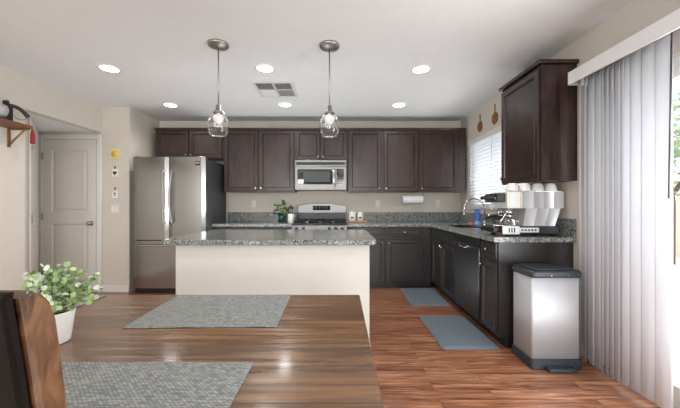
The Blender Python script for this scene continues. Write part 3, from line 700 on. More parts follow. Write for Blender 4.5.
# ------------------------------------------------------------------ counter items on the back run
bx, by = -0.87, 4.72
t = thing('potted_plant', 'green leafy plant in a teal glass vase left of the range', 'plant', (bx, by, ZT+0.001))
bm = BM(); lathe(bm, [(0.04, 0), (0.052, 0.01), (0.058, 0.08), (0.05, 0.14), (0.047, 0.14), (0.053, 0.08), (0.046, 0.014), (0.01, 0.012)], (bx, by, ZT+0.001), 24); obj('vase', bm, 'teal', t)
rnd = random.Random(4)
bm = BM(); bl2 = BM(); bk = BM()
for k in range(17):
    a = rnd.uniform(0, 2*PI); r = rnd.uniform(0.04, 0.13); hh = rnd.uniform(0.12, 0.30)
    top = Vector((bx+math.cos(a)*r, by+math.sin(a)*r*0.7-0.02, ZT+hh))
    tube(bm, [(bx+rnd.uniform(-.02, .02), by, ZT+0.08), (bx+math.cos(a)*r*0.4, by, ZT+hh*0.8), top], 0.0025, 5)
    tgt = bk if k % 4 == 0 else bl2
    for j in range(3):
        d = Vector((rnd.gauss(0, 1), rnd.gauss(0, 1), rnd.gauss(0, 0.5))).normalized(); s = rnd.uniform(0.03, 0.055); sd_ = d.orthogonal().normalized()*s*0.42
        m = top+d*s; fs = [tgt.verts.new(p) for p in (top, m*0.5+top*0.5+sd_, m+sd_*0.7, m+d*s*0.7, m-sd_*0.7, m*0.5+top*0.5-sd_)]
        tgt.faces.new(fs)
obj('stems', bm, 'stem', t); obj('leaves', bl2, 'leafd', t); obj('dark_leaves', bk, 'leafk', t, 'dark green leaves')
bx, by = -0.722, 4.60
t = thing('utensil_jar', 'pale jar of dark cooking utensils against the left of the range', 'jar', (bx, by, ZT+0.001))
bm = BM(); lathe(bm, [(0.038, 0), (0.042, 0.005), (0.042, 0.13), (0.038, 0.132), (0.037, 0.01), (0.005, 0.008)], (bx, by, ZT+0.001), 24); obj('jar_body', bm, 'ceramic', t)
for k, (dx, hh) in enumerate(((-0.02, 0.23), (0.0, 0.26), (0.018, 0.24))):
    bm = BM(); tube(bm, [(bx+dx*0.5, by+0.01*k-0.01, ZT+0.02), (bx+dx*1.6, by, ZT+hh-0.05)], 0.004, 6)
    lathe(bm, [(0.004, 0), (0.018, 0.015), (0.02, 0.03), (0.008, 0.05)], (bx+dx*1.6, by, ZT+hh-0.052), 12); obj('utensil', bm, 'charcoal', t)
bm = BM(); box(bm, 0.125, 0.40, 4.66, 4.80, ZT+0.001, ZT+0.03, 0.004)
tr = obj('wooden_tray', bm, 'terracotta', base=(0.26, 4.73, ZT+0.001)); tag(tr, 'low tan wooden tray on the counter right of the range', 'tray')
for i, (x, r, h, lab) in enumerate(((0.182, 0.052, 0.13, 'wider white lidded canister on the wooden tray'), (0.302, 0.042, 0.12, 'narrower white lidded canister at the right on the wooden tray'))):
    t = thing('canister', lab, 'canister', (x, 4.73, ZT+0.031), 'white canisters on the wooden tray')
    bm = BM(); lathe(bm, [(r*0.96, 0), (r, 0.004), (r, h-0.03), (r*0.97, h-0.027)], (x, 4.73, ZT+0.031), 24); cb = obj('canister_body', bm, 'ceramic', t)
    bm = BM(); lathe(bm, [(r*1.02, 0), (r*1.02, 0.02), (r*0.3, 0.026), (0.012, 0.03), (0.012, 0.036)], (x, 4.73, ZT+0.031+h-0.026), 24); obj('lid', bm, 'ceramic', t)
    bm = BM(); box(bm, x-0.02, x+0.02, 4.73-r-0.002, 4.73-r*0.86, ZT+0.06, ZT+0.085); obj('label_patch', bm, 'charcoal', cb)
# paper towel under the cabinet
t = thing('paper_towel_holder', 'white paper towel roll hung under the wall cabinet', 'paper towel', (1.10, 4.80, 1.37))
bm = BM(); lathe(bm, [(0.02, 0), (0.066, 0), (0.068, 0.004), (0.068, 0.296), (0.066, 0.3), (0.02, 0.3)], (0.955, 4.80, 1.262), 32, axis=(1, 0, 0))
obj('paper_roll', bm, 'paper', t)
for x in (0.945, 1.262):
    bm = BM(); box(bm, x-0.004, x+0.004, 4.785, 4.815, 1.25, 1.3685, 0.002); obj('bracket', bm, 'chrome', t)
bm = BM(); cyl(bm, (0.949, 4.80, 1.262), (1.258, 4.80, 1.262), 0.012); obj('rod', bm, 'chrome', t)
# wall plates
def plate(name, lab, cat, c, N, w=0.072, h=0.116, gang=1, mode='outlet'):
    c, N = Vector(c), Vector(N); U = Vector((0, 0, 1)).cross(N)
    t = thing(name, lab, cat, c)
    def bx_(bm, u0, u1, v0, v1, n0, n1, bev=0):
        p = c+U*((u0+u1)/2)+Vector((0, 0, (v0+v1)/2))+N*((n0+n1)/2)
        s = [abs(U[i])*(u1-u0)/2+abs(N[i])*(n1-n0)/2+(0, 0, 1)[i]*(v1-v0)/2 for i in range(3)]
        box(bm, p.x-s[0], p.x+s[0], p.y-s[1], p.y+s[1], p.z-s[2], p.z+s[2], bev)
    bm = BM(); bx_(bm, -w/2, w/2, -h/2, h/2, 0.001, 0.007, 0.002); obj('plate', bm, 'white', t)
    for g in range(gang):
        u = (g-(gang-1)/2)*0.046
        if mode == 'outlet':
            for v in (-0.022, 0.022):
                bm = BM(); bx_(bm, u-0.016, u+0.016, v-0.014, v+0.014, 0.007, 0.009, 0.001); s_ = obj('socket', bm, 'ceramic', t)
                bm = BM(); bx_(bm, u-0.008, u-0.005, v-0.005, v+0.006, 0.009, 0.0095); bx_(bm, u+0.005, u+0.008, v-0.005, v+0.006, 0.009, 0.0095); obj('slots', bm, 'charcoal', s_)
        else:
            bm = BM(); bx_(bm, u-0.016, u+0.016, -0.033, 0.033, 0.007, 0.011, 0.001); obj('rocker', bm, 'ceramic', t)
plate('wall_outlet', 'white outlet on the back wall above the counter left of the range', 'outlet', (-1.36, WB, 1.198), (0, -1, 0))
plate('wall_outlet', 'white outlet on the back wall left of the paper towel roll', 'outlet', (0.595, WB, 1.198), (0, -1, 0))
plate('wall_outlet', 'white outlet on the back wall right of the paper towel roll', 'outlet', (1.54, WB, 1.198), (0, -1, 0))
plate('light_switch', 'white double light switch plate below the small wall ornaments', 'switch', (-3.04, 4.262, 1.12), (0, -1, 0), 0.118, 0.118, 2, 'switch')

# ------------------------------------------------------------------ espresso machine (faces left, its side towards us)
t = thing('espresso_machine', 'large silver and white espresso machine on the counter end', 'coffee machine', (1.6, 2.8, ZT+0.001))
Y0, Y1 = 2.64, 2.96
bm = BM(); box(bm, 1.37, 1.84, Y0, Y1, 0.935, 0.998, 0.004); bs = obj('base', bm, 'slate', t)
bm = BM(); box(bm, 1.36, 1.505, Y0-0.006, Y0-0.0005, 0.93, 0.998, 0.002); box(bm, 1.508, 1.665, Y0-0.006, Y0-0.0005, 0.945, 0.985, 0.002)
for i in range(3): box(bm, 1.41+i*0.022, 1.42+i*0.022, Y0-0.0075, Y0-0.0058, 0.945, 0.985, mi=1)
for i in range(5): box(bm, 1.518+i*0.027, 1.535+i*0.027, Y0-0.0075, Y0-0.0058, 0.958, 0.972, mi=1)
obj('side_badge_panel', bm, ['espwhite', 'charcoal'], bs, 'white side plate with grey marks')
for x in (1.42, 1.8):
    for y in (Y0+0.04, Y1-0.04): bm = BM(); cyl(bm, (x, y, ZT+0.001), (x, y, 0.935), 0.018, 0.022, 14); obj('foot', bm, 'black', t)
bm = BM(); box(bm, 1.31, 1.368, Y0+0.05, Y1-0.02, 0.94, 0.985, 0.004); dt = obj('drip_tray', bm, 'black', t)
bm = BM(); box(bm, 1.322, 1.364, Y0+0.044, Y0+0.0495, 0.958, 0.968); obj('tray_stripe', bm, 'red', dt, 'red stripe')
bm = BM()
for i in range(8): box(bm, 1.325, 1.50, Y0+0.03+i*0.034, Y0+0.042+i*0.034, 0.999, 1.004)
box(bm, 1.315, 1.325, Y0+0.05, Y1-0.03, 0.999, 1.004); obj('grid', bm, 'chrome', dt)
# pleated lower side and body
def pleat(pa, pb, n, amp, y):
    out = []
    for i in range(n*4+1):
        u = i/(n*4); f = (u*n) % 1
        out.append((pa+(pb-pa)*u, y+amp*(f if i < n*4 else 1)))
    return out
def pleated(bm, lo, hi, z0, z1, n, amp):
    """body whose near side is folded in concave flutes; lo/hi = (x0,x1) at bottom/top"""
    def prof(a, b, z):
        k = n*6; p = []
        for i in range(k+1):
            u = i/k; f = (u*n) % 1.0 if i < k else 1.0
            p.append(bm.verts.new((a+(b-a)*u, Y0+amp*(1-abs(2*f-1)**2.0), z)))
        return p + [bm.verts.new((b, Y1-0.01, z)), bm.verts.new((a, Y1-0.01, z))]
    A, B = prof(lo[0], lo[1], z0), prof(hi[0], hi[1], z1)
    skin(bm, [A, B], smooth=False)
bm = BM(); pleated(bm, (1.535, 1.80), (1.56, 1.85), 0.999, 1.146, 3, 0.004); obj('lower_body', bm, 'espsilver', t)
bm = BM(); pleated(bm, (1.535, 1.878), (1.535, 1.878), 1.147, 1.288, 4, 0.004); ub = obj('upper_body', bm, 'espsilver', t)
bm = BM(); box(bm, 1.405, 1.533, Y0, Y1-0.01, 1.147, 1.288, 0.006); hd = obj('head_panel', bm, 'espwhite', t, 'white front housing')
bm = BM(); box(bm, 1.512, 1.518, Y0-0.002, Y0+0.002, 1.15, 1.285); box(bm, 1.418, 1.422, Y0-0.002, Y0+0.002, 1.15, 1.285); obj('trim_line', bm, 'yellow', hd)
for a in ((1.42, 1.86, Y0+0.01), (1.42, 1.86, Y1-0.03)): bm = BM(); tube(bm, [(a[0], a[2], 1.2885), (a[0], a[2], 1.292), (a[1], a[2], 1.292), (a[1], a[2], 1.2885)], 0.003, 8); obj('cup_rail', bm, 'chrome', t)
for i, y in enumerate((Y0+0.09, Y0+0.22)):
    bm = BM(); lathe(bm, [(0.038, 0), (0.038, 0.03), (0.03, 0.035), (0.03, 0.05)], (1.465, y, 1.095), 20); g = obj('group_head', bm, 'chrome', t)
    bm = BM(); lathe(bm, [(0.025, 0), (0.034, 0.012), (0.034, 0.032)], (1.465, y, 1.062), 20); tube(bm, [(1.46, y-0.01, 1.064), (1.46, y-0.01, 1.04), (1.45, y-0.012, 1.03)], 0.007, 8); pf = obj('portafilter', bm, 'chrome', g)
    bm = BM(); tube(bm, [(1.432, y, 1.078), (1.38, y-0.01, 1.07), (1.30, y-0.02, 1.05)], [0.009, 0.013, 0.015], 10, smoothpts=1); obj('handle', bm, 'black', pf)
bm = BM(); tube(bm, [(1.404, Y0+0.06, 1.25), (1.36, Y0+0.06, 1.25), (1.24, Y0+0.07, 1.235)], [0.012, 0.016, 0.017], 10, smoothpts=1); cyl(bm, (1.25, Y0+0.15, 1.235), (1.404, Y0+0.15, 1.255), 0.017, n=14)
box(bm, 1.33, 1.404, Y0+0.03, Y0+0.26, 1.20, 1.275, 0.008); obj('control_block', bm, 'black', t)
bm = BM()
for y in (Y0+0.06, Y0+0.12, Y0+0.18, Y0+0.24): lathe(bm, [(0.015, 0), (0.015, 0.004), (0.01, 0.006)], (1.33, y, 1.235), 14, axis=(-1, 0, 0))
obj('dials', bm, 'chrome', t)
for y in (Y0+0.02, Y1-0.03):
    bm = BM(); tube(bm, [(1.44, y, 1.146), (1.41, y, 1.12), (1.38, y, 1.07), (1.35, y, 1.03)], 0.005, 8, smoothpts=1); obj('steam_wand', bm, 'chrome', t)
# milk jug on the tray
t = thing('milk_jug', 'small steel milk jug on the espresso machine tray', 'jug', (1.475, Y0+0.05, 1.0045))
bm = BM(); lathe(bm, [(0.03, 0), (0.032, 0.005), (0.022, 0.04), (0.025, 0.05), (0.023, 0.05), (0.02, 0.04), (0.029, 0.008), (0.004, 0.006)], (1.475, Y0+0.045, 1.0045), 20); obj('jug_body', bm, 'chrome', t)
bm = BM(); tube(bm, [(1.50, Y0+0.045, 1.05), (1.518, Y0+0.045, 1.045), (1.516, Y0+0.045, 1.02), (1.504, Y0+0.045, 1.015)], 0.003, 8, smoothpts=1); obj('handle', bm, 'chrome', t)
# cups stored upside down on the warmer
cup = None; LBL = ['upturned white cup at the right front of the espresso machine top', 'upturned white cup second from the right on the espresso machine front row',
       'upturned white cup third from the right on the espresso machine front row', 'upturned white cup at the left of the espresso machine front row',
       'upturned white cup at the right of the back row on the espresso machine', 'upturned white cup second from the right in the back row on the espresso machine',
       'upturned white cup third from the right in the back row on the espresso machine']
pos = [(1.80, 2.70), (1.69, 2.70), (1.58, 2.70), (1.475, 2.70), (1.80, 2.86), (1.69, 2.86), (1.58, 2.86)]
cup0 = thing('cup', LBL[0], 'cup', (pos[0][0], pos[0][1], 1.2895), 'white cups on the espresso machine')
c0 = Vector((pos[0][0], pos[0][1], 1.2895))
bm = BM(); lathe(bm, [(0.0525, 0), (0.0495, 0.02), (0.042, 0.055), (0.033, 0.066), (0.031, 0.071), (0.005, 0.069)], c0, 28); obj('cup_body', bm, 'ceramic', cup0)
bm = BM(); tube(bm, [c0+Vector(p) for p in ((0.0, 0.046, 0.018), (0, 0.066, 0.02), (0, 0.066, 0.042), (0, 0.042, 0.046))], 0.0035, 8, smoothpts=1); obj('handle', bm, 'ceramic', cup0)
for p, lb in zip(pos[1:], LBL[1:]):
    r = cup0.copy(); C.objects.link(r); r.location = (p[0], p[1], 1.2895); r['label'] = lb
    for ch in cup0.children:
        c = ch.copy(); C.objects.link(c); c.parent = r

# ------------------------------------------------------------------ island
t = thing('kitchen_island', 'cream plastered kitchen island base', 'island', (-0.52, 2.9, 0))
IX0, IX1, IY0, IY1 = -1.262, 0.226, 2.42, 3.27
bm = BM(); box(bm, IX0, IX1, IY0, IY1, 0.001, 0.874); obj('body', bm, 'islandwall', t)
bm = BM(); box(bm, IX0-0.012, IX1+0.012, IY0-0.012, IY0-0.0005, 0.001, 0.09, 0.002); box(bm, IX1+0.0005, IX1+0.012, IY0, IY1, 0.001, 0.09, 0.002); box(bm, IX0-0.012, IX0-0.0005, IY0, IY1, 0.001, 0.09, 0.002); obj('baseboard', bm, 'white', t)
bm = BM(); pts = []
a0, a1, b0, b1, r = -1.345, 0.275, 2.345, 3.345, 0.05
prism(bm, rrect(a0, a1, b0, b1, r, 5), ZT0, ZT, 'Z', bev=0.004)
o = obj('island_countertop', bm, 'granite', base=(-0.53, 2.85, ZT0)); tag(o, 'speckled granite slab topping the kitchen island', 'countertop')

# ------------------------------------------------------------------ pendants, downlights, vent
for px, py, lab in ((-1.0, 2.59, 'left glass pendant light hanging over the island'), (-0.087, 2.61, 'right glass pendant light hanging over the island')):
    t = thing('pendant_light', lab, 'pendant light', (px, py, CE), 'pendants over the island')
    bm = BM(); lathe(bm, [(0.083, 0), (0.083, -0.012), (0.078, -0.02), (0.03, -0.03), (0.008, -0.034)], (px, py, CE-0.001), 36); obj('canopy', bm, 'nickel', t)
    bm = BM(); cyl(bm, (px, py, CE-0.034), (px, py, 2.00), 0.006, n=12); obj('stem', bm, 'nickel', t)
    bm = BM(); lathe(bm, [(0.008, 0), (0.02, -0.006), (0.022, -0.05), (0.034, -0.056), (0.034, -0.062), (0.02, -0.066)], (px, py, 2.0), 24); obj('socket', bm, 'nickel', t)
    bm = BM()
    outer = [(0.036, 1.945), (0.052, 1.935), (0.066, 1.90), (0.08, 1.85), (0.084, 1.81), (0.076, 1.765), (0.055, 1.735), (0.03, 1.73)]
    inner = [(0.028, 1.734), (0.053, 1.739), (0.0735, 1.767), (0.0812, 1.81), (0.0772, 1.85), (0.0632, 1.90), (0.0495, 1.931), (0.034, 1.941)]
    rings_ = [ring(bm, Vector((px, py, h)), Vector((0, 0, 1)), r, 36, Vector((1, 0, 0))) for r, h in outer+inner]
    rings_.append(rings_[0])
    for a, b in zip(rings_, rings_[1:]):
        for i in range(36): f = bm.faces.new((a[i], b[i], b[(i+1) % 36], a[(i+1) % 36])); f.smooth = True
    obj('glass_shade', bm, 'glass', t)
    bm = BM(); lathe(bm, [(0.012, 0.046)]+[(0.042*math.cos(a), 0.042*math.sin(a)) for a in [PI/2*0.8-i*(PI/2*0.8+PI/2)/12 for i in range(13)]], (px, py, 1.885), 28); obj('bulb', bm, 'bulb', t)
lbl = ['recessed ceiling light nearest the left wall', 'recessed ceiling light above the refrigerator', 'recessed ceiling light just in front of the ceiling vent',
       'recessed ceiling light just behind the ceiling vent', 'recessed ceiling light at right, the nearer of that pair', 'recessed ceiling light at right, the farther of that pair']
for i, (x, y) in enumerate(LAMP_XY):
    lb = lbl[i] if i < 6 else ['recessed light over the left of the dining table', 'recessed light over the right of the dining table', 'recessed living room light at left', 'recessed living room light at right', 'recessed living room light near the front window'][i-6]
    t = thing('recessed_light', lb, 'ceiling light', (x, y, CE), 'recessed ceiling lights')
    bm = BM(); R = [ring(bm, Vector((x, y, CE-0.001-h)), Vector((0, 0, 1)), r, 36, Vector((1, 0, 0))) for r, h in ((0.098, 0), (0.096, 0.006), (0.08, 0.008), (0.078, 0.002))]
    skin(bm, R, False, False); obj('trim_ring', bm, 'white', t)
    bm = BM(); lathe(bm, [(0.078, 0), (0.076, 0.003)], (x, y, CE-0.0045), 36); obj('lens', bm, 'lampglow', t)
    d = bpy.data.lights.new('downlight', 'SPOT'); d.energy = LAMP_SPOT; d.spot_size = math.radians(150); d.spot_blend = 0.9; d.shadow_soft_size = 0.08; d.color = (1.0, 0.975, 0.94)
    lo = bpy.data.objects.new('downlight_beam', d); C.objects.link(lo); lo.location = (0, 0, -0.03); lo.parent = t
t = thing('ceiling_vent', 'square white four-way air vent in the ceiling', 'air vent', (-0.73, 3.6, CE))
vx0, vx1, vy0, vy1 = -0.95, -0.51, 3.37, 3.83; zc = CE-0.001
bm = BM(); box(bm, vx0, vx1, vy0, vy0+0.03, zc-0.012, zc); box(bm, vx0, vx1, vy1-0.03, vy1, zc-0.012, zc)
box(bm, vx0, vx0+0.03, vy0+0.03, vy1-0.03, zc-0.012, zc); box(bm, vx1-0.03, vx1, vy0+0.03, vy1-0.03, zc-0.012, zc)
box(bm, (vx0+vx1)/2-0.012, (vx0+vx1)/2+0.012, vy0+0.03, vy1-0.03, zc-0.011, zc-0.003); box(bm, vx0+0.03, vx1-0.03, (vy0+vy1)/2-0.01, (vy0+vy1)/2+0.01, zc-0.011, zc-0.003)
obj('frame', bm, 'vent', t)
bm = BM(); box(bm, vx0+0.03, vx1-0.03, vy0+0.03, vy1-0.03, zc-0.002, zc-0.0005); obj('duct_backing', bm, 'ventdark', t)
mx_, my_ = (vx0+vx1)/2, (vy0+vy1)/2
for q, (xa, xb, ya, yb) in enumerate(((vx0+0.03, mx_-0.012, vy0+0.03, my_-0.01), (mx_+0.012, vx1-0.03, vy0+0.03, my_-0.01), (vx0+0.03, mx_-0.012, my_+0.01, vy1-0.03), (mx_+0.012, vx1-0.03, my_+0.01, vy1-0.03))):
    bm = BM(); n = 7; tilt = (28, 28, -40, 44)[q]
    for i in range(n):
        y = ya+(yb-ya)*(i+0.5)/n
        box(bm, xa, xb, -0.011, 0.011, -0.0008, 0.0008, mat=Matrix.Translation((0, y, zc-0.009)) @ Matrix.Rotation(math.radians(tilt), 4, 'X'))
    obj('louvres', bm, 'vent', t)

# ------------------------------------------------------------------ vertical blind
t = thing('vertical_blind', 'white vertical vane blind pulled half across the sliding door', 'blind', (1.80, 2.0, 0.03))
bm = BM(); box(bm, 1.735, 1.748, 0.42, 2.40, 2.085, 2.182, 0.002); box(bm, 1.748, WR-0.001, 2.388, 2.40, 2.085, 2.182); box(bm, 1.748, WR-0.001, 0.42, 2.388, 2.172, 2.182); obj('valance', bm, 'valance', t)
bm = BM(); box(bm, 1.78, 1.82, 0.45, 2.38, 2.125, 2.155, 0.003); obj('head_track', bm, 'white', t)
ys = [2.36, 2.31, 2.26, 2.205, 2.165, 2.128, 2.09, 2.052, 2.018, 1.972, 1.908, 1.834, 1.752]
rnd = random.Random(2)
for i, y in enumerate(ys):
    ang = math.radians(24 + rnd.uniform(-10, 10) if i < 9 else -7+rnd.uniform(-2, 2))
    bm = BM(); n = 8; A = []; B = []
    u = Vector((math.sin(ang), math.cos(ang), 0)); v = Vector((math.cos(ang), -math.sin(ang), 0))
    prof = []
    for k in range(n+1):
        s = (k/n-0.5); prof.append(Vector((1.80, y, 0))+u*s*0.089-v*(0.25-s*s)*0.028)
    prof2 = [p+v*0.0012 for p in reversed(prof)]
    pr = [(p.x, p.y) for p in prof+prof2]; prism(bm, pr, 0.042, 2.118, 'Z', smooth=True)
    obj('vane', bm, 'vane', t)
    bm = BM(); box(bm, 1.797, 1.803, y-0.004, y+0.004, 2.1185, 2.1245); obj('carrier', bm, 'white', t)
bm = BM(); cyl(bm, (1.775, 1.70, 1.21), (1.79, 1.70, 2.12), 0.0045, n=10); obj('wand', bm, 'steeld', t, 'thin grey turning wand')

# ------------------------------------------------------------------ trash can
t = thing('trash_can', 'stainless pedal trash bin with a dark lid beside the end cabinet', 'trash can', (1.54, 2.38, 0))
bm = BM(); prism(bm, rrect(1.372, 1.72, 2.253, 2.505, 0.018, 5), 0.075, 0.655, 'Z', smooth=True)
for f in bm.faces:
    if abs(f.normal.z) > 0.9: f.smooth = False
obj('steel_body', bm, 'steelb', t)
bm = BM(); prism(bm, rrect(1.364, 1.728, 2.243, 2.515, 0.022, 6), 0.001, 0.074, 'Z', bev=0.004); obj('base_rim', bm, 'slate', t)
bm = BM(); prism(bm, rrect(1.362, 1.733, 2.235, 2.52, 0.03, 6), 0.656, 0.705, 'Z', bev=0.01); 
ld = obj('lid', bm, 'slate', t)
bm = BM(); prism(bm, rrect(1.385, 1.70, 2.262, 2.49, 0.04, 6), 0.7055, 0.716, 'Z', bev=0.004); obj('lid_panel', bm, 'slate', ld)
for x in (1.50, 1.62):
    bm = BM(); cyl(bm, (x, 2.2345, 0.672), (x, 2.231, 0.672), 0.004, n=10); obj('rivet', bm, 'chrome', ld)
bm = BM(); box(bm, 1.46, 1.66, 2.19, 2.2425, 0.004, 0.03, 0.006); obj('pedal', bm, 'slate', t)

# ------------------------------------------------------------------ floor mats
for (xa, xb, ya, yb, lab) in ((0.835, 1.30, 3.66, 4.42, 'blue-grey anti-fatigue mat in the corner before the sink'), (0.832, 1.31, 2.555, 3.32, 'blue-grey anti-fatigue mat before the dishwasher, nearer the camera')):
    bm = BM(); prism(bm, rrect(xa, xb, ya, yb, 0.02, 4), 0.001, 0.006, 'Z')
    P = [rrect(xa, xb, ya, yb, 0.02, 4), rrect(xa+0.03, xb-0.03, ya+0.03, yb-0.03, 0.02, 4)]
    skin(bm, [[bm.verts.new((p[0], p[1], z)) for p in q] for q, z in zip(P, (0.0062, 0.018))], False, True, smooth=False)
    o = obj('floor_mat', bm, 'rubber', base=((xa+xb)/2, (ya+yb)/2, 0.001)); tag(o, lab, 'mat', 'anti-fatigue mats')

# ------------------------------------------------------------------ wall ornaments
t = thing('sun_ornament', 'round yellow sun face ornament on the wall by the door', 'ornament', (-3.04, 4.26, 1.864))
c = Vector((-3.04, 4.259, 1.864))
bm = BM()
star = []
for i in range(32):
    a = 2*PI*i/32; r = 0.078 if i % 2 == 0 else 0.056; star.append((c.x+r*math.cos(a), c.z+r*math.sin(a)))
prism(bm, star, 4.248, 4.2605, 'Y'); obj('rays', bm, 'sunray', t)
bm = BM(); lathe(bm, [(0.042, 0), (0.037, 0.01), (0.02, 0.016), (0.002, 0.017)], (c.x, 4.2475, c.z), 28, axis=(0, -1, 0))
for dx in (-0.015, 0.015): lathe(bm, [(0.005, 0.012), (0.004, 0.018), (0.001, 0.019)], (c.x+dx, 4.2475, c.z+0.01), 10, axis=(0, -1, 0), mi=1)
tube(bm, [(c.x-0.015, 4.2325, c.z-0.014), (c.x, 4.231, c.z-0.02), (c.x+0.015, 4.2325, c.z-0.014)], 0.002, 6, mi=1)
obj('face', bm, ['yellow', 'brass'], t)
for z, lab, dark in ((1.62, 'small white hanging plaque with a dark heart below the sun ornament', True), (1.335, 'small white hanging bottle-shaped plaque above the light switch', False)):
    t = thing('hanging_plaque', lab, 'ornament', (-3.04, 4.26, z))
    x = -3.04
    bm = BM()
    if dark: box(bm, x-0.04, x+0.04, 4.25, 4.2605, z-0.065, z+0.04, 0.004)
    else: prism(bm, [(x-0.04, z-0.07), (x+0.04, z-0.07), (x+0.04, z+0.015), (x+0.012, z+0.04), (x-0.012, z+0.04), (x-0.04, z+0.015)], 4.25, 4.2605, 'Y', bev=0.003)
    pl = obj('tile', bm, 'magnet', t)
    bm = BM()
    if dark:
        prism(bm, [(x, z-0.045), (x+0.028, z-0.008), (x+0.018, z+0.014), (x, z), (x-0.018, z+0.014), (x-0.028, z-0.008)], 4.2475, 4.2495, 'Y')
    else:
        box(bm, x-0.016, x+0.016, 4.2475, 4.2495, z-0.035, z-0.028); box(bm, x-0.012, x+0.012, 4.2475, 4.2495, z-0.015, z+0.005)
    obj('motif', bm, 'charcoal' if dark else 'fside', pl)
    bm = BM(); tube(bm, [(x-0.008, 4.257, z+0.04), (x, 4.257, z+0.066), (x+0.008, 4.257, z+0.04)], 0.0022, 6); lathe(bm, [(0.009, 0), (0.011, 0.008), (0.002, 0.012)], (x, 4.2605, z+0.07), 12, axis=(0, -1, 0)); obj('hook', bm, 'charcoal', t)
for y, lab in ((4.26, 'round carved wooden paddle hanging over the window, farther from the cabinet'), (3.85, 'round carved wooden paddle hanging over the window, nearer the cabinet')):
    t = thing('wall_paddle', lab, 'ornament', (WR, y, 2.24), 'paddles over the window')
    bm = BM(); lathe(bm, [(0.066, 0.001), (0.072, 0.006), (0.07, 0.014), (0.058, 0.016), (0.054, 0.011), (0.03, 0.014), (0.004, 0.02)], (WR, y, 2.235), 28, axis=(-1, 0, 0)); obj('disc', bm, 'wicker', t)
    bm = BM(); box(bm, WR-0.012, WR-0.001, y-0.005, y+0.005, 2.306, 2.395, 0.003); cyl(bm, (WR-0.014, y, 2.398), (WR-0.001, y, 2.398), 0.007, n=12); obj('handle', bm, 'wicker', t)
    bm = BM()
    for k in range(5): cyl(bm, (WR-0.019, y+0.03*math.cos(k*2*PI/5), 2.235+0.03*math.sin(k*2*PI/5)), (WR-0.015, y+0.03*math.cos(k*2*PI/5), 2.235+0.03*math.sin(k*2*PI/5)), 0.007, n=8)
    obj('studs', bm, 'brass', t)

# ------------------------------------------------------------------ shelf on the left wall
t = thing('wall_shelf', 'small brown wooden wall shelf on the left wall', 'shelf', (WL, 2.6, 1.925))
bm = BM(); box(bm, WL+0.001, -3.0, 1.7, 3.08, 1.917, 1.947, 0.003); obj('board', bm, 'shelfw', t)
for y in (3.058, 1.9):
    bm = BM(); box(bm, WL+0.001, WL+0.012, y-0.012, y+0.012, 1.735, 1.916); box(bm, WL+0.012, -3.02, y-0.012, y+0.012, 1.903, 1.916)
    tube(bm, [(WL+0.008, y, 1.76), (-3.06, y, 1.905)], 0.009, 8); obj('bracket', bm, 'brass', t)
DZ = 0.055
t = thing('ornamental_sabre', 'curved sabre in a silver sheath lying on the wall shelf', 'sword', (-3.1, 2.7, 1.948))
X = -3.08
bm = BM(); tube(bm, [(X, 1.75, 2.10), (X, 2.2, 2.045), (X, 2.6, 1.995), (X, 2.87, 1.975)], [0.028, 0.05, 0.062, 0.066], 16, smoothpts=1); bmesh.ops.translate(bm, vec=(0, 0, DZ), verts=bm.verts); obj('sheath', bm, 'silverleather', t)
bm = BM(); box(bm, X-0.03, X+0.03, 2.875, 2.945, 1.894, 2.045, 0.01); box(bm, X-0.02, X+0.02, 2.89, 2.92, 2.04, 2.085, 0.006); bmesh.ops.translate(bm, vec=(0, 0, DZ), verts=bm.verts); obj('stand', bm, 'black', t)
bm = BM(); tube(bm, [(X, 2.93, 2.05), (X, 2.98, 2.055), (X+0.01, 3.04, 2.035), (X+0.02, 3.09, 1.985)], [0.014, 0.017, 0.017, 0.02], 10, smoothpts=1); bmesh.ops.translate(bm, vec=(0, 0, DZ), verts=bm.verts); obj('grip', bm, 'charcoal', t)
bm = BM(); tube(bm, [(X, 2.945, 2.0), (X, 2.98, 1.95), (X+0.01, 3.04, 1.935), (X+0.02, 3.09, 1.97)], 0.0045, 8, smoothpts=2); bmesh.ops.translate(bm, vec=(0, 0, DZ), verts=bm.verts); obj('knuckle_guard', bm, 'nickel', t)
t = thing('red_tassel', 'bright red silk tassel hanging from the sabre at the shelf end', 'tassel', (-3.055, 3.1, 1.87))
bm = BM(); tube(bm, [(-3.055, 3.1, 1.975), (-3.05, 3.105, 1.90), (-3.03, 3.115, 1.84)], 0.002, 6); bmesh.ops.translate(bm, vec=(-0.01, 0, DZ+0.015), verts=bm.verts); obj('cord', bm, 'red', t)
bm = BM(); lathe(bm, [(0.003, 0), (0.014, -0.012), (0.012, -0.03), (0.018, -0.05), (0.019, -0.14), (0.014, -0.142)], (-3.03, 3.115, 1.852), 14); bmesh.ops.translate(bm, vec=(-0.01, 0, DZ+0.015), verts=bm.verts); obj('fringe', bm, 'red', t)

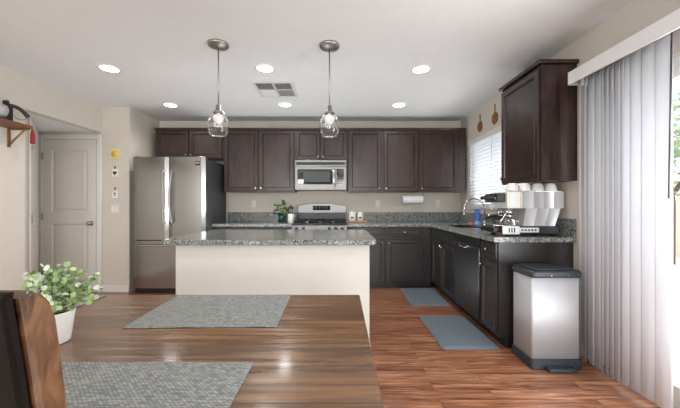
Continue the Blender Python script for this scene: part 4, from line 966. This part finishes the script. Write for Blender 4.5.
# ------------------------------------------------------------------ dining table and what stands on it
TX0, TX1, TY0, TY1, TZ = -1.62, 0.091, 0.46, 1.46, 0.76
t = thing('dining_table', 'glossy brown plank dining table in the foreground', 'table', ((TX0+TX1)/2, (TY0+TY1)/2, 0))
bm = BM(); box(bm, TX0, TX1, TY0, TY1, TZ-0.04, TZ, 0.005); obj('tabletop', bm, 'table', t)
bm = BM(); box(bm, TX0+0.1, TX1-0.1, TY0+0.1, TY1-0.1, TZ-0.12, TZ-0.0405); obj('apron', bm, 'tablew', t)
for x in (TX0+0.06, TX1-0.14):
    for y in (TY0+0.06, TY1-0.14):
        bm = BM(); box(bm, x, x+0.08, y, y+0.08, 0.001, TZ-0.0405, 0.004); obj('leg', bm, 'tablew', t)
ML = 'woven placemats on the dining table'
def placemat(x0, x1, y0, y1, rot, lab):
    cx, cy = (x0+x1)/2, (y0+y1)/2
    bm = BM(); box(bm, x0, x1, y0, y1, TZ+0.0008, TZ+0.0035, 0.001, mat=None)
    bmesh.ops.rotate(bm, cent=(cx, cy, 0), matrix=Matrix.Rotation(rot, 3, 'Z'), verts=bm.verts)
    o = obj('placemat', bm, 'placemat', base=(cx, cy, TZ)); tag(o, lab, 'placemat', ML)
placemat(-0.735, -0.22, 1.062, 1.445, 0.022, 'grey woven placemat at the far side of the table')
placemat(-0.735, -0.226, 0.485, 0.827, 0.0, 'grey woven placemat on the near side of the table, beside the chair')
placemat(-1.46, -1.07, 0.93, 1.445, -0.02, 'grey woven placemat at the left end, behind the potted plant')
# plant
px, py = -0.872, 0.95
t = thing('potted_plant', 'pale green leafy plant in a white pot on the dining table', 'plant', (px, py, TZ+0.001))
bm = BM(); lathe(bm, [(0.044, 0), (0.047, 0.004), (0.058, 0.09), (0.058, 0.094), (0.054, 0.094), (0.05, 0.075), (0.005, 0.073)], (px, py, TZ+0.001), 40); pt = obj('pot', bm, 'ceramic', t)
bm = BM(); lathe(bm, [(0.05, 0), (0.03, 0.006), (0.002, 0.008)], (px, py, TZ+0.0765), 24); obj('soil', bm, 'soil', t)
rnd = random.Random(11); bst = BM(); bl1 = BM(); bl2 = BM()
for k in range(75):
    a = rnd.uniform(0, 2*PI); rr = rnd.uniform(0.02, 0.14); hh = 0.222-rr*0.6+rnd.uniform(-0.07, 0.015)
    p0 = Vector((px+rnd.uniform(-.03, .03), py+rnd.uniform(-.03, .03), TZ+0.075)); p2 = Vector((px+math.cos(a)*rr*1.0, py+math.sin(a)*rr, TZ+max(0.115, hh)+0.01))
    p1 = p0.lerp(p2, 0.5)+Vector((0, 0, 0.035)); pts = [p0*(1-s)**2+p1*2*s*(1-s)+p2*s*s for s in [i/6 for i in range(7)]]
    tube(bst, pts, 0.0012, 5)
    tgt = bl2 if rnd.random() < 0.33 else bl1
    for i in range(2, 7):
        for sgn in (0, 1, 2):
            c = pts[i]+Vector((rnd.gauss(0, .004), rnd.gauss(0, .004), rnd.gauss(0, .004))); d = Vector((rnd.gauss(0, 1), rnd.gauss(0, 1), rnd.gauss(0.25, 0.6))).normalized()
            s = rnd.uniform(0.006, 0.0105); nn = (d.orthogonal()).normalized(); nn.rotate(Matrix.Rotation(rnd.uniform(0, 6.28), 3, d)); w_ = d.cross(nn)
            cc = c+d*s*1.1; vs = [tgt.verts.new(cc+d*s*math.cos(q*PI/4)+w_*s*0.85*math.sin(q*PI/4)+nn*s*0.22*abs(math.sin(q*PI/4))) for q in range(8)]
            f = tgt.faces.new(vs); f.smooth = True
obj('stems', bst, 'stem', t); obj('leaves', bl1, 'leafp', t); obj('silvery_leaves', bl2, 'leafs', t, 'pale silvery leaves')

# ------------------------------------------------------------------ foreground chair
CX0, CX1 = -0.83, -0.362
t = thing('dining_chair', 'high-backed brown wooden dining chair at the near side of the table', 'chair', ((CX0+CX1)/2, 0.55, 0))
REAR = [(0.3595, 1.067), (0.370, 1.0), (0.380, 0.93), (0.392, 0.74), (0.398, 0.44)]
def post_profile():
    # side profile (y,z) of a raked back post with a rounded top
    fr = [(0.40, 0.0), (0.445, 0.44), (0.43, 0.74), (0.425, 0.88), (0.412, 0.985), (0.405, 1.03), (0.397, 1.052), (0.386, 1.065), (0.370, 1.074)]
    return fr + REAR + [(0.355, 0.0)]
for xa in (CX0, CX1-0.05):
    bm = BM(); prism(bm, [(y, z+0.001) for y, z in post_profile()], xa, xa+0.05, 'X', bev=0.0045); obj('back_post', bm, 'chair', t)
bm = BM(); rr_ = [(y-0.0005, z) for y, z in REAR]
prism(bm, [(0.3605, 1.0755)]+rr_+[(y-0.015, z) for y, z in reversed(REAR)]+[(0.35, 1.076)], CX0+0.007, CX1-0.007, 'X', bev=0.004); obj('back_panel', bm, 'leather', t, 'dark back panel with the shade of the wooden back in its colour')  # sheet over the posts, shade of the wooden back put into its colour
bm = BM(); prism(bm, [(0.386, 1.0), (0.376, 1.055), (0.371, 1.068), (0.365, 1.068), (0.3745, 1.0), (0.3955, 0.74), (0.4, 0.58), (0.42, 0.58), (0.415, 0.74)], CX0+0.0505, CX1-0.0505, 'X', bev=0.003); obj('back_cushion', bm, 'leather', t, 'dark brown leather cushion')
bm = BM(); box(bm, CX0+0.01, CX1-0.01, 0.45, 0.86, 0.44, 0.485, 0.012); obj('seat', bm, 'leather', t)
bm = BM(); box(bm, CX0+0.02, CX1-0.02, 0.447, 0.85, 0.385, 0.4395); obj('seat_frame', bm, 'chair', t)
for x in (CX0+0.01, CX1-0.055):
    bm = BM(); box(bm, x, x+0.045, 0.80, 0.845, 0.001, 0.3845, 0.003); obj('leg', bm, 'chair', t)
